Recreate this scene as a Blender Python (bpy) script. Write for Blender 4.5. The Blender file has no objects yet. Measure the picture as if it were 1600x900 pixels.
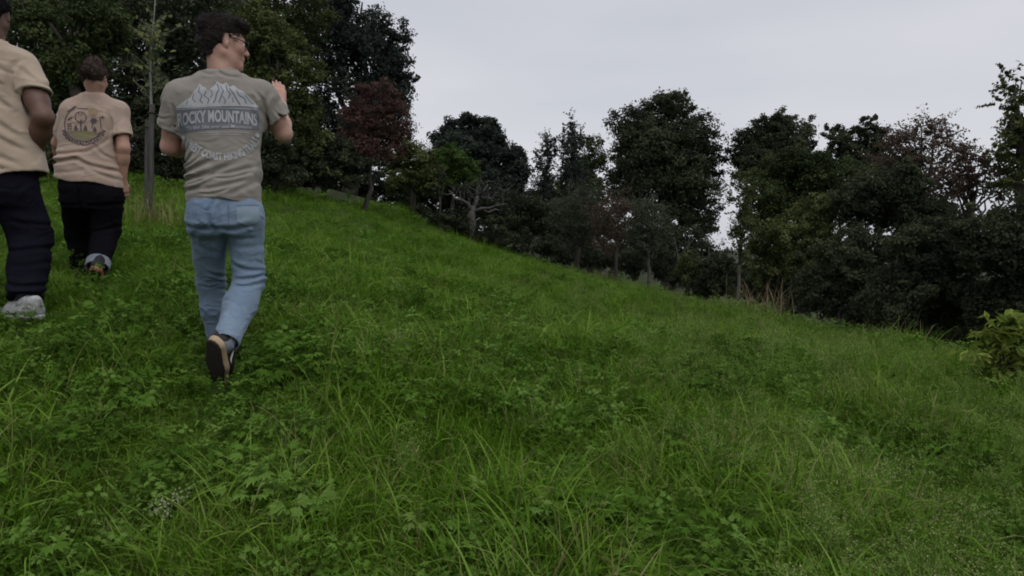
import bpy, bmesh, math, random
import numpy as np
from mathutils import Vector, Matrix
from mathutils.bvhtree import BVHTree

# ------------------------------------------------------------------ camera, sky, light, exposure
scene = bpy.context.scene
COL = scene.collection
F_PX, CAM_H, PITCH = 1142.0, 1.40, math.atan(60.0 / 1142.0)
CAM = np.array([0.0, 0.0, CAM_H])
cam_data = bpy.data.cameras.new('camera')
cam_data.sensor_width = 36.0
cam_data.lens = F_PX / 1600.0 * 36.0
cam_data.clip_start = 0.05
cam_data.clip_end = 2000.0
cam = bpy.data.objects.new('camera', cam_data)
COL.objects.link(cam)
cam.location = CAM
cam.rotation_euler = (math.radians(90) - PITCH, 0, 0)
scene.camera = cam

SUN_EL, SUN_AZ = math.radians(58), math.radians(150)      # azimuth measured from +Y towards +X
world = bpy.data.worlds.new('World')
scene.world = world
world.use_nodes = True
wn, wl = world.node_tree.nodes, world.node_tree.links
wn.clear()
out = wn.new('ShaderNodeOutputWorld')
sky = wn.new('ShaderNodeTexSky')
sky.sky_type = 'NISHITA'
sky.sun_disc = False
sky.sun_elevation = SUN_EL
sky.sun_rotation = SUN_AZ
bg_sky = wn.new('ShaderNodeBackground')
bg_sky.inputs[1].default_value = 0.10
wl.new(sky.outputs[0], bg_sky.inputs[0])
tc = wn.new('ShaderNodeTexCoord')
mp = wn.new('ShaderNodeMapping')
mp.inputs['Scale'].default_value = (1.2, 1.2, 5.0)
wl.new(tc.outputs['Generated'], mp.inputs[0])
nz = wn.new('ShaderNodeTexNoise')
nz.inputs['Scale'].default_value = 1.3
nz.inputs['Detail'].default_value = 4.0
nz.inputs['Roughness'].default_value = 0.45
wl.new(mp.outputs[0], nz.inputs[0])
cr = wn.new('ShaderNodeValToRGB')
cr.color_ramp.elements[0].position = 0.3
cr.color_ramp.elements[0].color = (0.535, 0.557, 0.622, 1)
cr.color_ramp.elements[1].position = 0.7
cr.color_ramp.elements[1].color = (0.69, 0.70, 0.735, 1)
wl.new(nz.outputs[0], cr.inputs[0])
bg_cloud = wn.new('ShaderNodeBackground')
bg_cloud.inputs[1].default_value = 1.0
wl.new(cr.outputs[0], bg_cloud.inputs[0])
mixw = wn.new('ShaderNodeMixShader')
mixw.inputs[0].default_value = 0.93                        # cloud cover over the clear sky
wl.new(bg_sky.outputs[0], mixw.inputs[1])
wl.new(bg_cloud.outputs[0], mixw.inputs[2])
wl.new(mixw.outputs[0], out.inputs[0])

sun_data = bpy.data.lights.new('sun', 'SUN')
sun_data.energy = 1.4
sun_data.angle = math.radians(60)
sun_data.color = (1.0, 0.97, 0.93)
sun = bpy.data.objects.new('sun', sun_data)
COL.objects.link(sun)
sd = Vector((math.sin(SUN_AZ) * math.cos(SUN_EL), math.cos(SUN_AZ) * math.cos(SUN_EL), math.sin(SUN_EL)))
sun.rotation_euler = (-sd).to_track_quat('-Z', 'Y').to_euler()
sun.location = (0, 0, 60)

scene.view_settings.view_transform = 'Standard'
scene.view_settings.look = 'None'
scene.view_settings.exposure = 0.0
scene.view_settings.gamma = 1.0
scene.render.engine = 'CYCLES'
scene.cycles.use_denoising = True
scene.cycles.max_bounces = 4
scene.cycles.diffuse_bounces = 2
scene.cycles.glossy_bounces = 1
scene.cycles.use_adaptive_sampling = True
scene.cycles.adaptive_threshold = 0.04
scene.cycles.transmission_bounces = 3
scene.cycles.filter_width = 1.9

# ------------------------------------------------------------------ helpers
def P(px, py, d):
    """point seen at photo pixel (px, py), d metres away along the lens axis"""
    x, y = (px - 800.0) / F_PX * d, (450.0 - py) / F_PX * d
    return np.array([x, d * math.cos(PITCH) + y * math.sin(PITCH), CAM_H - d * math.sin(PITCH) + y * math.cos(PITCH)])

def tag(o, label=None, cat=None, group=None, kind=None):
    for k, v in (('label', label), ('category', cat), ('group', group), ('kind', kind)):
        if v: o[k] = v
    return o

def link(name, me, parent=None, mat=None, loc=None):
    o = bpy.data.objects.new(name, me)
    COL.objects.link(o)
    if parent is not None: o.parent = parent
    if loc is not None: o.location = loc
    if mat is not None and me is not None: me.materials.append(mat)
    return o

def empty(name, loc):
    o = bpy.data.objects.new(name, None)
    o.empty_display_size = 0.2
    COL.objects.link(o)
    o.location = loc
    return o

def np_mesh(name, verts, faces, smooth=True, var=None):
    """verts (N,3); faces (M,3|4) int array"""
    verts = np.ascontiguousarray(verts, dtype=np.float32)
    faces = np.ascontiguousarray(faces, dtype=np.int32)
    me = bpy.data.meshes.new(name)
    k = faces.shape[1]
    me.vertices.add(len(verts)); me.vertices.foreach_set('co', verts.ravel())
    me.loops.add(faces.size); me.loops.foreach_set('vertex_index', faces.ravel())
    me.polygons.add(len(faces))
    me.polygons.foreach_set('loop_start', np.arange(0, faces.size, k, dtype=np.int32))
    me.polygons.foreach_set('use_smooth', np.full(len(faces), smooth, dtype=bool))
    if var is not None:
        a = me.attributes.new('var', 'FLOAT', 'FACE')
        a.data.foreach_set('value', np.ascontiguousarray(var, dtype=np.float32))
    me.update(calc_edges=True)
    return me

def nrm(v):
    return v / np.maximum(np.linalg.norm(v, axis=-1, keepdims=True), 1e-9)

class Tubes:
    """collects tapered tubes into one mesh"""
    def __init__(self): self.v, self.f, self.n = [], [], 0
    def add(self, pts, rad, sides=6):
        pts = np.asarray(pts, float); m = len(pts)
        rad = np.broadcast_to(np.asarray(rad, float), (m,))
        t = nrm(np.gradient(pts, axis=0))
        ref = np.array([0.31, 0.9, 0.2]) if abs(t[0][2]) > 0.6 else np.array([0, 0, 1.0])
        a = nrm(np.cross(t, ref)); b = np.cross(t, a)
        ang = np.linspace(0, 2 * math.pi, sides, endpoint=False)
        ring = pts[:, None, :] + rad[:, None, None] * (np.cos(ang)[None, :, None] * a[:, None, :] + np.sin(ang)[None, :, None] * b[:, None, :])
        self.v.append(ring.reshape(-1, 3))
        i = np.arange(m - 1)[:, None] * sides; j = np.arange(sides)[None, :]; j2 = (j + 1) % sides
        q = np.stack([i + j, i + j2, i + sides + j2, i + sides + j], -1).reshape(-1, 4) + self.n
        self.f.append(q); self.n += m * sides
        # end cap
        self.v.append(pts[[0, -1]])
        c0, c1 = self.n, self.n + 1
        base = self.n - m * sides
        jj = np.arange(sides); jj2 = (jj + 1) % sides
        self.f.append(np.stack([base + jj2, base + jj, np.full(sides, c0), np.full(sides, c0)], -1))
        e = base + (m - 1) * sides
        self.f.append(np.stack([e + jj, e + jj2, np.full(sides, c1), np.full(sides, c1)], -1))
        self.n += 2
    def mesh(self, name):
        v = np.concatenate(self.v); f = np.concatenate(self.f)
        tri = f[:, 2] == f[:, 3]
        me = bpy.data.meshes.new(name)
        loops = np.concatenate([f[~tri].ravel(), f[tri][:, :3].ravel()]).astype(np.int32)
        nq, nt = int((~tri).sum()), int(tri.sum())
        me.vertices.add(len(v)); me.vertices.foreach_set('co', v.astype(np.float32).ravel())
        me.loops.add(len(loops)); me.loops.foreach_set('vertex_index', loops)
        me.polygons.add(nq + nt)
        st = np.concatenate([np.arange(nq) * 4, nq * 4 + np.arange(nt) * 3]).astype(np.int32)
        me.polygons.foreach_set('loop_start', st)
        me.polygons.foreach_set('use_smooth', np.ones(nq + nt, dtype=bool))
        me.update(calc_edges=True)
        return me

def curve_pts(a, b, sag, rng, n=6, wob=0.05):
    a, b = np.asarray(a, float), np.asarray(b, float)
    t = np.linspace(0, 1, n)[:, None]
    p = a + (b - a) * t
    L = np.linalg.norm(b - a)
    p[:, 2] += sag * L * np.sin(t[:, 0] * math.pi)
    w = rng.normal(0, wob * L, (n, 3)); w[0] = 0; w[-1] = 0
    return p + w

# ------------------------------------------------------------------ materials
def new_mat(name):
    m = bpy.data.materials.new(name); m.use_nodes = True
    n, l = m.node_tree.nodes, m.node_tree.links
    n.clear()
    o = n.new('ShaderNodeOutputMaterial')
    return m, n, l, o

def leaf_mat(name, c_dark, c_mid, c_light, transl=0.28, rough=0.65, patch=0.35, spec=0.08, instanced=False):
    """leaf colours vary from leaf to leaf ('var') and from patch to patch"""
    m, n, l, o = new_mat(name)
    at = n.new('ShaderNodeAttribute'); at.attribute_name = 'var'
    geo = n.new('ShaderNodeNewGeometry')
    no = n.new('ShaderNodeTexNoise'); no.inputs['Scale'].default_value = patch; no.inputs['Detail'].default_value = 3
    l.new(geo.outputs['Position'], no.inputs['Vector'])
    ad = n.new('ShaderNodeMath'); ad.operation = 'MULTIPLY_ADD'
    l.new(no.outputs[0], ad.inputs[0]); ad.inputs[1].default_value = 1.3; ad.inputs[2].default_value = -0.65
    a2 = n.new('ShaderNodeMath'); a2.operation = 'ADD'
    l.new(at.outputs['Fac'], a2.inputs[0]); l.new(ad.outputs[0], a2.inputs[1])
    src = a2.outputs[0]
    if instanced:
        oi = n.new('ShaderNodeObjectInfo')
        a3 = n.new('ShaderNodeMath'); a3.operation = 'MULTIPLY_ADD'
        l.new(oi.outputs['Random'], a3.inputs[0]); a3.inputs[1].default_value = 0.5; a3.inputs[2].default_value = -0.25
        a4 = n.new('ShaderNodeMath'); a4.operation = 'ADD'
        l.new(src, a4.inputs[0]); l.new(a3.outputs[0], a4.inputs[1]); src = a4.outputs[0]
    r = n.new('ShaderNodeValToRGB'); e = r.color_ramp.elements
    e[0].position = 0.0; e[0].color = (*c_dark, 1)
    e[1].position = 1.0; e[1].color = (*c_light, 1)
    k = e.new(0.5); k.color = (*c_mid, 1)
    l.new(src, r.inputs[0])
    p = n.new('ShaderNodeBsdfPrincipled')
    p.inputs['Roughness'].default_value = rough
    p.inputs['Specular IOR Level'].default_value = spec
    l.new(r.outputs[0], p.inputs['Base Color'])
    t = n.new('ShaderNodeBsdfTranslucent')
    l.new(r.outputs[0], t.inputs['Color'])
    mx = n.new('ShaderNodeMixShader'); mx.inputs[0].default_value = transl
    l.new(p.outputs[0], mx.inputs[1]); l.new(t.outputs[0], mx.inputs[2])
    l.new(mx.outputs[0], o.inputs[0])
    return m

def surf_mat(name, c1, c2, scale=8.0, rough=0.85, bump=0.3, detail=6, stretch=(1, 1, 1), spec=0.25, bump_scale=None, c3=None, sheen=0.0, dist=0.01):
    m, n, l, o = new_mat(name)
    tcd = n.new('ShaderNodeTexCoord')
    mpn = n.new('ShaderNodeMapping'); mpn.inputs['Scale'].default_value = stretch
    l.new(tcd.outputs['Object'], mpn.inputs[0])
    no = n.new('ShaderNodeTexNoise'); no.inputs['Scale'].default_value = scale; no.inputs['Detail'].default_value = detail
    no.inputs['Roughness'].default_value = 0.6
    l.new(mpn.outputs[0], no.inputs['Vector'])
    r = n.new('ShaderNodeValToRGB'); e = r.color_ramp.elements
    e[0].position = 0.3; e[0].color = (*c1, 1)
    e[1].position = 0.7; e[1].color = (*c2, 1)
    if c3 is not None:
        k = e.new(0.55); k.color = (*c3, 1)
    l.new(no.outputs[0], r.inputs[0])
    p = n.new('ShaderNodeBsdfPrincipled')
    p.inputs['Roughness'].default_value = rough
    p.inputs['Specular IOR Level'].default_value = spec
    if sheen: p.inputs['Sheen Weight'].default_value = sheen
    l.new(r.outputs[0], p.inputs['Base Color'])
    if bump:
        nb = n.new('ShaderNodeTexNoise'); nb.inputs['Scale'].default_value = bump_scale or scale * 4; nb.inputs['Detail'].default_value = 4
        l.new(mpn.outputs[0], nb.inputs['Vector'])
        b = n.new('ShaderNodeBump'); b.inputs['Strength'].default_value = bump; b.inputs['Distance'].default_value = dist
        l.new(nb.outputs[0], b.inputs['Height']); l.new(b.outputs[0], p.inputs['Normal'])
    l.new(p.outputs[0], o.inputs[0])
    return m

M = {}
M['soil'] = surf_mat('soil_and_thatch', (0.018, 0.021, 0.010), (0.030, 0.043, 0.012), 3.0, 0.95, 0.6, dist=0.03)
M['bark'] = surf_mat('dark_bark', (0.028, 0.024, 0.02), (0.075, 0.066, 0.056), 9.0, 0.95, 0.8, stretch=(1, 1, 0.25), dist=0.03)
M['pale_bark'] = surf_mat('pale_bark', (0.10, 0.095, 0.085), (0.26, 0.25, 0.23), 10.0, 0.95, 0.7, stretch=(1, 1, 0.3), dist=0.02)
M['old_bark'] = surf_mat('grey_old_bark', (0.045, 0.042, 0.038), (0.12, 0.115, 0.105), 10.0, 0.95, 0.7, stretch=(1, 1, 0.3), dist=0.02)
M['stake'] = surf_mat('weathered_wood', (0.040, 0.038, 0.035), (0.088, 0.084, 0.076), 14.0, 0.9, 0.5, stretch=(3, 3, 0.15), dist=0.008)
M['leaf_dark'] = leaf_mat('dark_leaves', (0.027, 0.033, 0.020), (0.049, 0.060, 0.033), (0.088, 0.102, 0.055))
M['leaf_hazy_blue'] = leaf_mat('hazy_blue_green_leaves', (0.026, 0.035, 0.030), (0.045, 0.059, 0.049), (0.076, 0.095, 0.073))  # bluish haze of distance is put into the leaf colour
M['leaf_mid'] = leaf_mat('mid_green_leaves', (0.030, 0.045, 0.018), (0.056, 0.080, 0.029), (0.100, 0.130, 0.050))
M['leaf_bright'] = leaf_mat('bright_green_leaves', (0.035, 0.065, 0.016), (0.060, 0.105, 0.026), (0.090, 0.140, 0.040))
M['leaf_olive'] = leaf_mat('olive_leaves', (0.044, 0.054, 0.019), (0.086, 0.104, 0.036), (0.145, 0.168, 0.066))
M['leaf_grey'] = leaf_mat('grey_green_leaves', (0.034, 0.043, 0.027), (0.062, 0.074, 0.046), (0.110, 0.122, 0.084))
M['leaf_red'] = leaf_mat('red_brown_leaves', (0.050, 0.038, 0.029), (0.105, 0.062, 0.052), (0.145, 0.083, 0.071), patch=0.5)
M['leaf_rust'] = leaf_mat('mixed_autumn_leaves', (0.046, 0.044, 0.030), (0.092, 0.066, 0.050), (0.13, 0.088, 0.070), patch=0.8)
M['leaf_yellow'] = leaf_mat('yellow_green_leaves', (0.10, 0.15, 0.025), (0.19, 0.25, 0.045), (0.30, 0.35, 0.09), patch=1.5)
M['leaf_locust'] = leaf_mat('pale_olive_sprays', (0.040, 0.050, 0.020), (0.080, 0.095, 0.036), (0.15, 0.165, 0.060), patch=1.2)
M['dry'] = leaf_mat('dry_stalks', (0.10, 0.075, 0.045), (0.20, 0.15, 0.09), (0.30, 0.25, 0.16), transl=0.15)

# ------------------------------------------------------------------ the ground
GC = []      # control points of the hillside: (x, y, z)
def gc(px, py, d, lower=0.0):
    p = P(px, py, d); GC.append((p[0], p[1], p[2] - lower))
for a in [(340, 603, 3.52), (345, 563, 4.0), (40, 503, 3.95), (-60, 478, 4.5), (150, 440, 5.35), (125, 432, 5.7)]: gc(*a)
for a in [(800, 900, 2.25), (0, 900, 2.2), (400, 900, 2.2), (1200, 900, 2.6), (1600, 900, 3.1), (800, 600, 4.1), (1150, 600, 5.0), (1500, 600, 6.2)]: gc(*a, lower=0.05)
for a in [(1560, 560, 7.5), (1400, 522, 11), (1270, 493, 13.5), (1150, 470, 16), (1010, 442, 20), (900, 414, 24), (800, 420, 11), (800, 452, 7.5), (1150, 510, 9.5)]: gc(*a, lower=0.21 + 0.017 * (a[2] - 6))
for a in [(730, 360, 28), (650, 328, 28), (600, 307, 28), (560, 305, 25), (572, 334, 21.3), (480, 301, 18), (350, 300, 16), (200, 288, 14), (0, 285, 12.5), (500, 400, 7.5), (240, 340, 9)]: gc(*a, lower=0.08 + 0.012 * (a[2] - 7))
GC += [(0, 0, 0.0), (-2, 0, 0.25), (2, 0, -0.2), (0, -4, -0.7), (-6, 0, 1.1), (6, 2, -0.7), (9, 9, -0.9), (9, 14, -1.3), (10, 22, -1.8), (7, 28, -1.4), (4, 36, 0.0), (-3, 38, 2.6), (-8, 34, 4.0), (-14, 26, 4.6), (-18, 16, 4.4), (-12, 6, 3.0)]
for k in range(16):
    a = k / 16 * 2 * math.pi
    GC.append((80 * math.sin(a), 80 * math.cos(a), -9.0 * math.sin(a) + 1.0 + 2.0 * math.cos(a)))
GC = np.array(GC)
def _tps(r2): return np.where(r2 > 1e-12, 0.5 * r2 * np.log(np.maximum(r2, 1e-12)), 0.0)
_n = len(GC)
_r2 = ((GC[:, None, :2] - GC[None, :, :2]) ** 2).sum(-1)
_A = np.zeros((_n + 3, _n + 3))
_A[:_n, :_n] = _tps(_r2) + np.eye(_n) * 0.02
_A[:_n, _n] = 1; _A[:_n, _n + 1:] = GC[:, :2]; _A[_n, :_n] = 1; _A[_n + 1:, :_n] = GC[:, :2].T
_W = np.linalg.solve(_A, np.concatenate([GC[:, 2], np.zeros(3)]))
def ground_z(x, y):
    x, y = np.atleast_1d(np.asarray(x, float)), np.atleast_1d(np.asarray(y, float))
    shp = x.shape
    q = np.stack([x.ravel(), y.ravel()], -1)
    r = np.linalg.norm(q, axis=-1, keepdims=True)
    q = q * np.minimum(1.0, 78.0 / np.maximum(r, 1e-6))
    z = np.empty(len(q))
    for s in range(0, len(q), 20000):
        e = q[s:s + 20000]
        z[s:s + 20000] = _tps(((e[:, None, :] - GC[None, :, :2]) ** 2).sum(-1)) @ _W[:_n] + _W[_n] + e @ _W[_n + 1:]
    z += 0.025 * np.sin(q[:, 0] * 3.1 + 1.3 * np.sin(q[:, 1] * 1.7)) * np.sin(q[:, 1] * 2.6 + 0.5)
    return z.reshape(shp)
def on_ground(px, d):
    """world point on the ground in the photo column px at depth d"""
    p = P(px, 450, d); p[1] = d
    p[2] = ground_z(p[0], p[1])[0]
    return p
def build_ground():
    u = np.linspace(-1, 1, 281)
    ax = np.sinh(u * 5.2) / math.sinh(5.2) * 900.0
    X, Y = np.meshgrid(ax, ax + 8.0, indexing='ij')
    Z = ground_z(X, Y)
    n = len(u)
    v = np.stack([X, Y, Z], -1).reshape(-1, 3)
    i, j = np.meshgrid(np.arange(n - 1), np.arange(n - 1), indexing='ij')
    a = (i * n + j).ravel()
    o = link('ground', np_mesh('ground', v, np.stack([a, a + n, a + n + 1, a + 1], -1)), mat=M['soil'])
    tag(o, 'grassy hillside falling away to the right', kind='structure')
build_ground()

# ------------------------------------------------------------------ trees and shrubs
def leaf_quads(c, nor, size, rng, aspect=0.55, bend=0.12):
    """kite-shaped leaves at centres c facing nor"""
    N = len(c)
    t = nrm(np.cross(nor, rng.normal(size=(N, 3))))
    b = np.cross(nor, t)
    s = size[:, None]
    v = np.empty((N, 4, 3))
    v[:, 0] = c - t * s * 0.5
    v[:, 1] = c + b * s * aspect * 0.5 + nor * s * bend * 0.5
    v[:, 2] = c + t * s * 0.5 - nor * s * bend
    v[:, 3] = c - b * s * aspect * 0.5 + nor * s * bend * 0.5
    return v.reshape(-1, 3), np.arange(N * 4).reshape(-1, 4)

def lobe_world(lobes, d, rng, thick=0.9):
    """photo lobes (px, py, rx, ry[, depth offset]) -> world ellipsoids"""
    o = []
    for L in lobes:
        px, py, rx, ry = L[:4]
        k = d / F_PX
        rd = thick * 0.5 * (rx + ry) * k
        off = L[4] if len(L) > 4 else rng.uniform(-0.35, 0.35) * rd
        dd = d + off
        o.append((P(px, py, dd), np.array([rx * dd / F_PX, rd, ry * dd / F_PX])))
    return o

def crown_cloud(ell, n_leaf, leaf, clump, rng, per=70, inner=0.35, up=0.45, spray=0.0, flat=0.75):
    # every lobe is broken into smaller boughs, every bough into leaf clumps
    C0, R0, T0 = [], [], []
    for c, r in ell:
        m = int(np.clip(10 * r.max() / max(1.3 * clump, .15), 7, 46))
        dv = nrm(rng.normal(size=(m, 3)))
        q = rng.uniform(.30, .52, (m, 1))
        C0.append(c + dv * r * (1 - q * .62)); R0.append(r * q * np.array([1, 1, .85])); T0.append(rng.uniform(.12, .88, m))
        C0.append(c[None] + 0.0); R0.append(r[None] * .80); T0.append(np.array([.3]))
    C0, R0, T0 = np.concatenate(C0), np.concatenate(R0), np.concatenate(T0)
    area = R0[:, 0] * R0[:, 2] + R0[:, 0] * R0[:, 1] + R0[:, 1] * R0[:, 2]
    area = np.where(T0 == .3, area * 2.2, area)
    nc = max(6, int(n_leaf / per))
    k = rng.choice(len(C0), nc, p=area / area.sum())
    C, R = C0[k], R0[k]
    dirs = nrm(rng.normal(size=(nc, 3)))
    cc = C + dirs * R * rng.uniform(.35, 1.0, nc)[:, None]
    cr_ = np.minimum(clump * .80, .42 * R.min(axis=1) + .14 * clump) * rng.uniform(0.5, 1.3, nc)
    tone = np.clip(T0[k] + rng.normal(0, .10, nc), 0, 1)
    idx = rng.integers(0, nc, n_leaf)
    g = nrm(rng.normal(size=(n_leaf, 3))) * (rng.random((n_leaf, 1)) ** 0.45)
    g[:, 2] *= flat
    pos = cc[idx] + g * cr_[idx][:, None]
    if spray > 0:       # sprays pull out along the outward direction
        pos += dirs[idx] * (rng.random((n_leaf, 1)) ** 2) * spray
    nor = nrm(rng.normal(size=(n_leaf, 3)) * 0.65 + nrm(g) * 0.45 + np.array([0, 0, up]) + dirs[idx] * 0.35)
    size = 0.86 * leaf * rng.uniform(0.65, 1.3, n_leaf)
    var = np.clip(tone[idx] + rng.normal(0, 0.13, n_leaf), 0, 1)
    return pos, nor, size, var, cc

def plant_root(name, base):
    return empty(name, base)

def tree(name, label, cat, base_px, d, lobes, n_leaf, leaf, mat, clump=0.6, trunk_r=0.16, trunk_mat='bark', seed=0, group=None,
         n_limbs=10, top=None, thick=0.9, per=70, spray=0.0, aspect=0.6, up=0.45, lean=None, flat=0.75, inner=0.35, extra=None, base_d=None, stems=1):
    rng = np.random.default_rng(seed + 11)
    base = on_ground(base_px, base_d or d)
    root = plant_root(name, base)
    tag(root, label, cat, group)
    ell = lobe_world(lobes, d, rng, thick)
    pos, nor, size, var, cc = crown_cloud(ell, n_leaf, leaf, clump, rng, per, inner, up, spray, flat)
    gz = ground_z(pos[:, 0], pos[:, 1])
    ok = pos[:, 2] > gz + 0.03
    pos, nor, size, var = pos[ok], nor[ok], size[ok], var[ok]
    v, f = leaf_quads(pos - base, nor, size, rng, aspect)
    link('crown', np_mesh('crown', v, f, False, var), root, M[mat])
    T = Tubes()
    cen = np.mean([e[0] for e in ell], axis=0)
    topz = max(e[0][2] + 0.15 * e[1][2] for e in ell)
    fork = base + (np.array([cen[0], cen[1], 0]) - np.array([base[0], base[1], 0])) * 0.6
    lowz = min(e[0][2] - 0.55 * e[1][2] for e in ell)
    fork[2] = max(base[2] + 0.25, min(lowz, base[2] + 0.6 * (topz - base[2])))
    for s in range(stems):
        off = np.array([0, 0, 0]) if s == 0 else np.array([rng.uniform(-.5, .5), rng.uniform(-.5, .5), 0]) * trunk_r * 5
        b0 = base + off; b0[2] -= 0.12
        pts = curve_pts(b0, fork + off * 0.6, 0, rng, 6, 0.02)
        T.add(pts - base, np.linspace(trunk_r * 1.25, trunk_r * 0.8, 6) * (1 if s == 0 else 0.7), 8)
    tp = cen.copy(); tp[2] = topz
    T.add(curve_pts(fork, tp, 0, rng, 6, 0.03) - base, np.linspace(trunk_r * 0.8, trunk_r * 0.12, 6), 6)
    pick = rng.choice(len(cc), min(n_limbs, len(cc)), replace=False)
    for q in pick:
        h = rng.uniform(0.0, 0.7)
        st = fork + (tp - fork) * h
        if cc[q][2] < base[2] + 0.1: continue
        T.add(curve_pts(st, cc[q], 0.08, rng, 6, 0.05) - base, np.linspace(trunk_r * (0.55 - 0.35 * h), trunk_r * 0.06 + 0.004, 6), 5)
    if extra: extra(T, base, rng)
    link('trunk', T.mesh('trunk'), root, M[trunk_mat])
    return root

def shrub(name, label, cat, px, d, lobes, n_leaf, leaf, mat, seed=0, clump=0.4, **kw):
    if n_leaf > 2000: n_leaf = int(n_leaf * 1.3)
    kw.setdefault('trunk_r', 0.05); kw.setdefault('n_limbs', 8); kw.setdefault('stems', 3)
    return tree(name, label, cat, px, d, lobes, n_leaf, leaf, mat, clump=clump, seed=seed, **kw)

G1 = 'woodland trees behind the walkers'
tree('woodland_tree', 'tall dark tree rising behind the bare-armed man at the left edge', 'tree', 30, 17, [(20, 50, 110, 110), (-60, 130, 90, 110), (70, 180, 80, 80)], 26000, .12, 'leaf_dark', .7, .2, seed=1, group=G1)
tree('woodland_tree', 'leafy green tree above the head of the woman in the pale t-shirt', 'tree', 130, 15, [(105, 95, 70, 60), (150, 30, 60, 60), (60, 40, 55, 45)], 18000, .10, 'leaf_mid', .5, .14, seed=2, group=G1)
tree('woodland_tree', 'dark tree whose crown backs the staked sapling', 'tree', 215, 19, [(230, 60, 100, 110), (190, 160, 80, 80), (270, 180, 60, 70)], 28000, .12, 'leaf_dark', .7, .18, seed=3, group=G1)
tree('woodland_tree', 'dark tree directly behind the head of the man in the grey t-shirt', 'tree', 345, 21, [(330, 80, 90, 130), (380, 170, 70, 90), (300, 190, 70, 80)], 28000, .13, 'leaf_dark', .7, .2, seed=4, group=G1)
tree('woodland_tree', 'olive green tree beside the raised hand, its flank lighter than its neighbours', 'tree', 445, 19, [(450, 130, 55, 100), (475, 190, 40, 70), (415, 70, 50, 80), (460, 235, 45, 50)], 24000, .11, 'leaf_olive', .5, .15, seed=5, group=G1)
tree('woodland_tree', 'large blue green tree forming the tall skyline above the red leaved tree', 'tree', 545, 31, [(505, 60, 70, 75), (585, 85, 60, 62), (618, 120, 36, 62), (540, 170, 80, 80), (600, 175, 45, 70), (520, 10, 40, 32), (622, 60, 22, 20), (560, 235, 80, 50), (548, 35, 45, 38), (575, 60, 50, 45)], 58000, .16, 'leaf_hazy_blue', .8, .3, seed=6, group=G1, spray=.25)
tree('woodland_tree', 'tall tree with small sky gaps at the top edge beside the grey shirted man', 'tree', 415, 27, [(430, -50, 90, 75), (340, -60, 90, 80), (470, 20, 55, 60), (400, 80, 80, 90)], 26000, .14, 'leaf_mid', .7, .25, seed=7, group=G1)
G2 = 'dark shrubs along the top edge of the meadow'
shrub('shrub', 'low dark shrub behind the arm of the bare-armed man', 'shrub', 55, 14.5, [(50, 235, 75, 50), (100, 255, 50, 35)], 9000, .09, 'leaf_dark', seed=21, group=G2)
shrub('shrub', 'low dark shrub behind the stakes of the sapling', 'shrub', 225, 16.5, [(215, 240, 70, 55), (265, 255, 45, 40)], 10000, .09, 'leaf_dark', seed=22, group=G2)
shrub('shrub', 'dark shrub by the hip of the man in the grey t-shirt', 'shrub', 425, 18, [(425, 250, 60, 50), (380, 250, 60, 55)], 10000, .10, 'leaf_dark', seed=23, group=G2)
shrub('shrub', 'rounded dark shrub below the big blue green tree', 'shrub', 500, 20, [(500, 250, 50, 50), (540, 262, 35, 38)], 10000, .10, 'leaf_dark', seed=24, group=G2)
tree('ornamental_tree', 'small round headed tree with red brown leaves on the grassy crest', 'tree', 572, 21.3, [(585, 165, 52, 38), (618, 190, 36, 42), (556, 195, 36, 40), (590, 212, 55, 32), (578, 240, 44, 22)], 20000, .085, 'leaf_red', .32, .07, seed=31, spray=.18, n_limbs=22, inner=.2)
shrub('shrub', 'brown tinged shrub on the crest right of the red leaved tree', 'shrub', 645, 27, [(645, 255, 36, 42), (668, 272, 30, 34), (620, 275, 30, 30)], 12000, .11, 'leaf_olive', seed=32)
shrub('shrub', 'bright green rounded shrub before the far round tree', 'shrub', 705, 31, [(705, 258, 36, 34), (735, 275, 22, 26), (685, 280, 34, 30)], 15000, .12, 'leaf_bright', seed=33, clump=.5)
shrub('shrub', 'dark hollow thicket under the bright green shrub', 'shrub', 690, 33, [(660, 305, 50, 22), (720, 312, 50, 24), (775, 325, 45, 28), (700, 285, 60, 25)], 15000, .13, 'leaf_dark', seed=34, clump=.5)
tree('young_tree', 'thin young tree with a small grey green head on the crest', 'tree', 687, 26.5, [(685, 290, 14, 24), (690, 275, 10, 14)], 1800, .08, 'leaf_grey', .25, .035, seed=35, per=40)
tree('round_tree', 'distant dark round headed tree standing clear against the sky', 'tree', 735, 44, [(735, 208, 48, 32), (700, 218, 30, 28), (765, 232, 32, 40), (735, 250, 60, 40), (728, 190, 26, 14)], 40000, .2, 'leaf_hazy_blue', .9, .3, seed=36)
tree('round_tree', 'smaller dark tree at the shoulder of the distant round headed tree', 'tree', 803, 42, [(805, 240, 18, 24), (800, 270, 28, 40), (780, 300, 45, 35)], 26000, .2, 'leaf_hazy_blue', .8, .25, seed=37)

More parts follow.
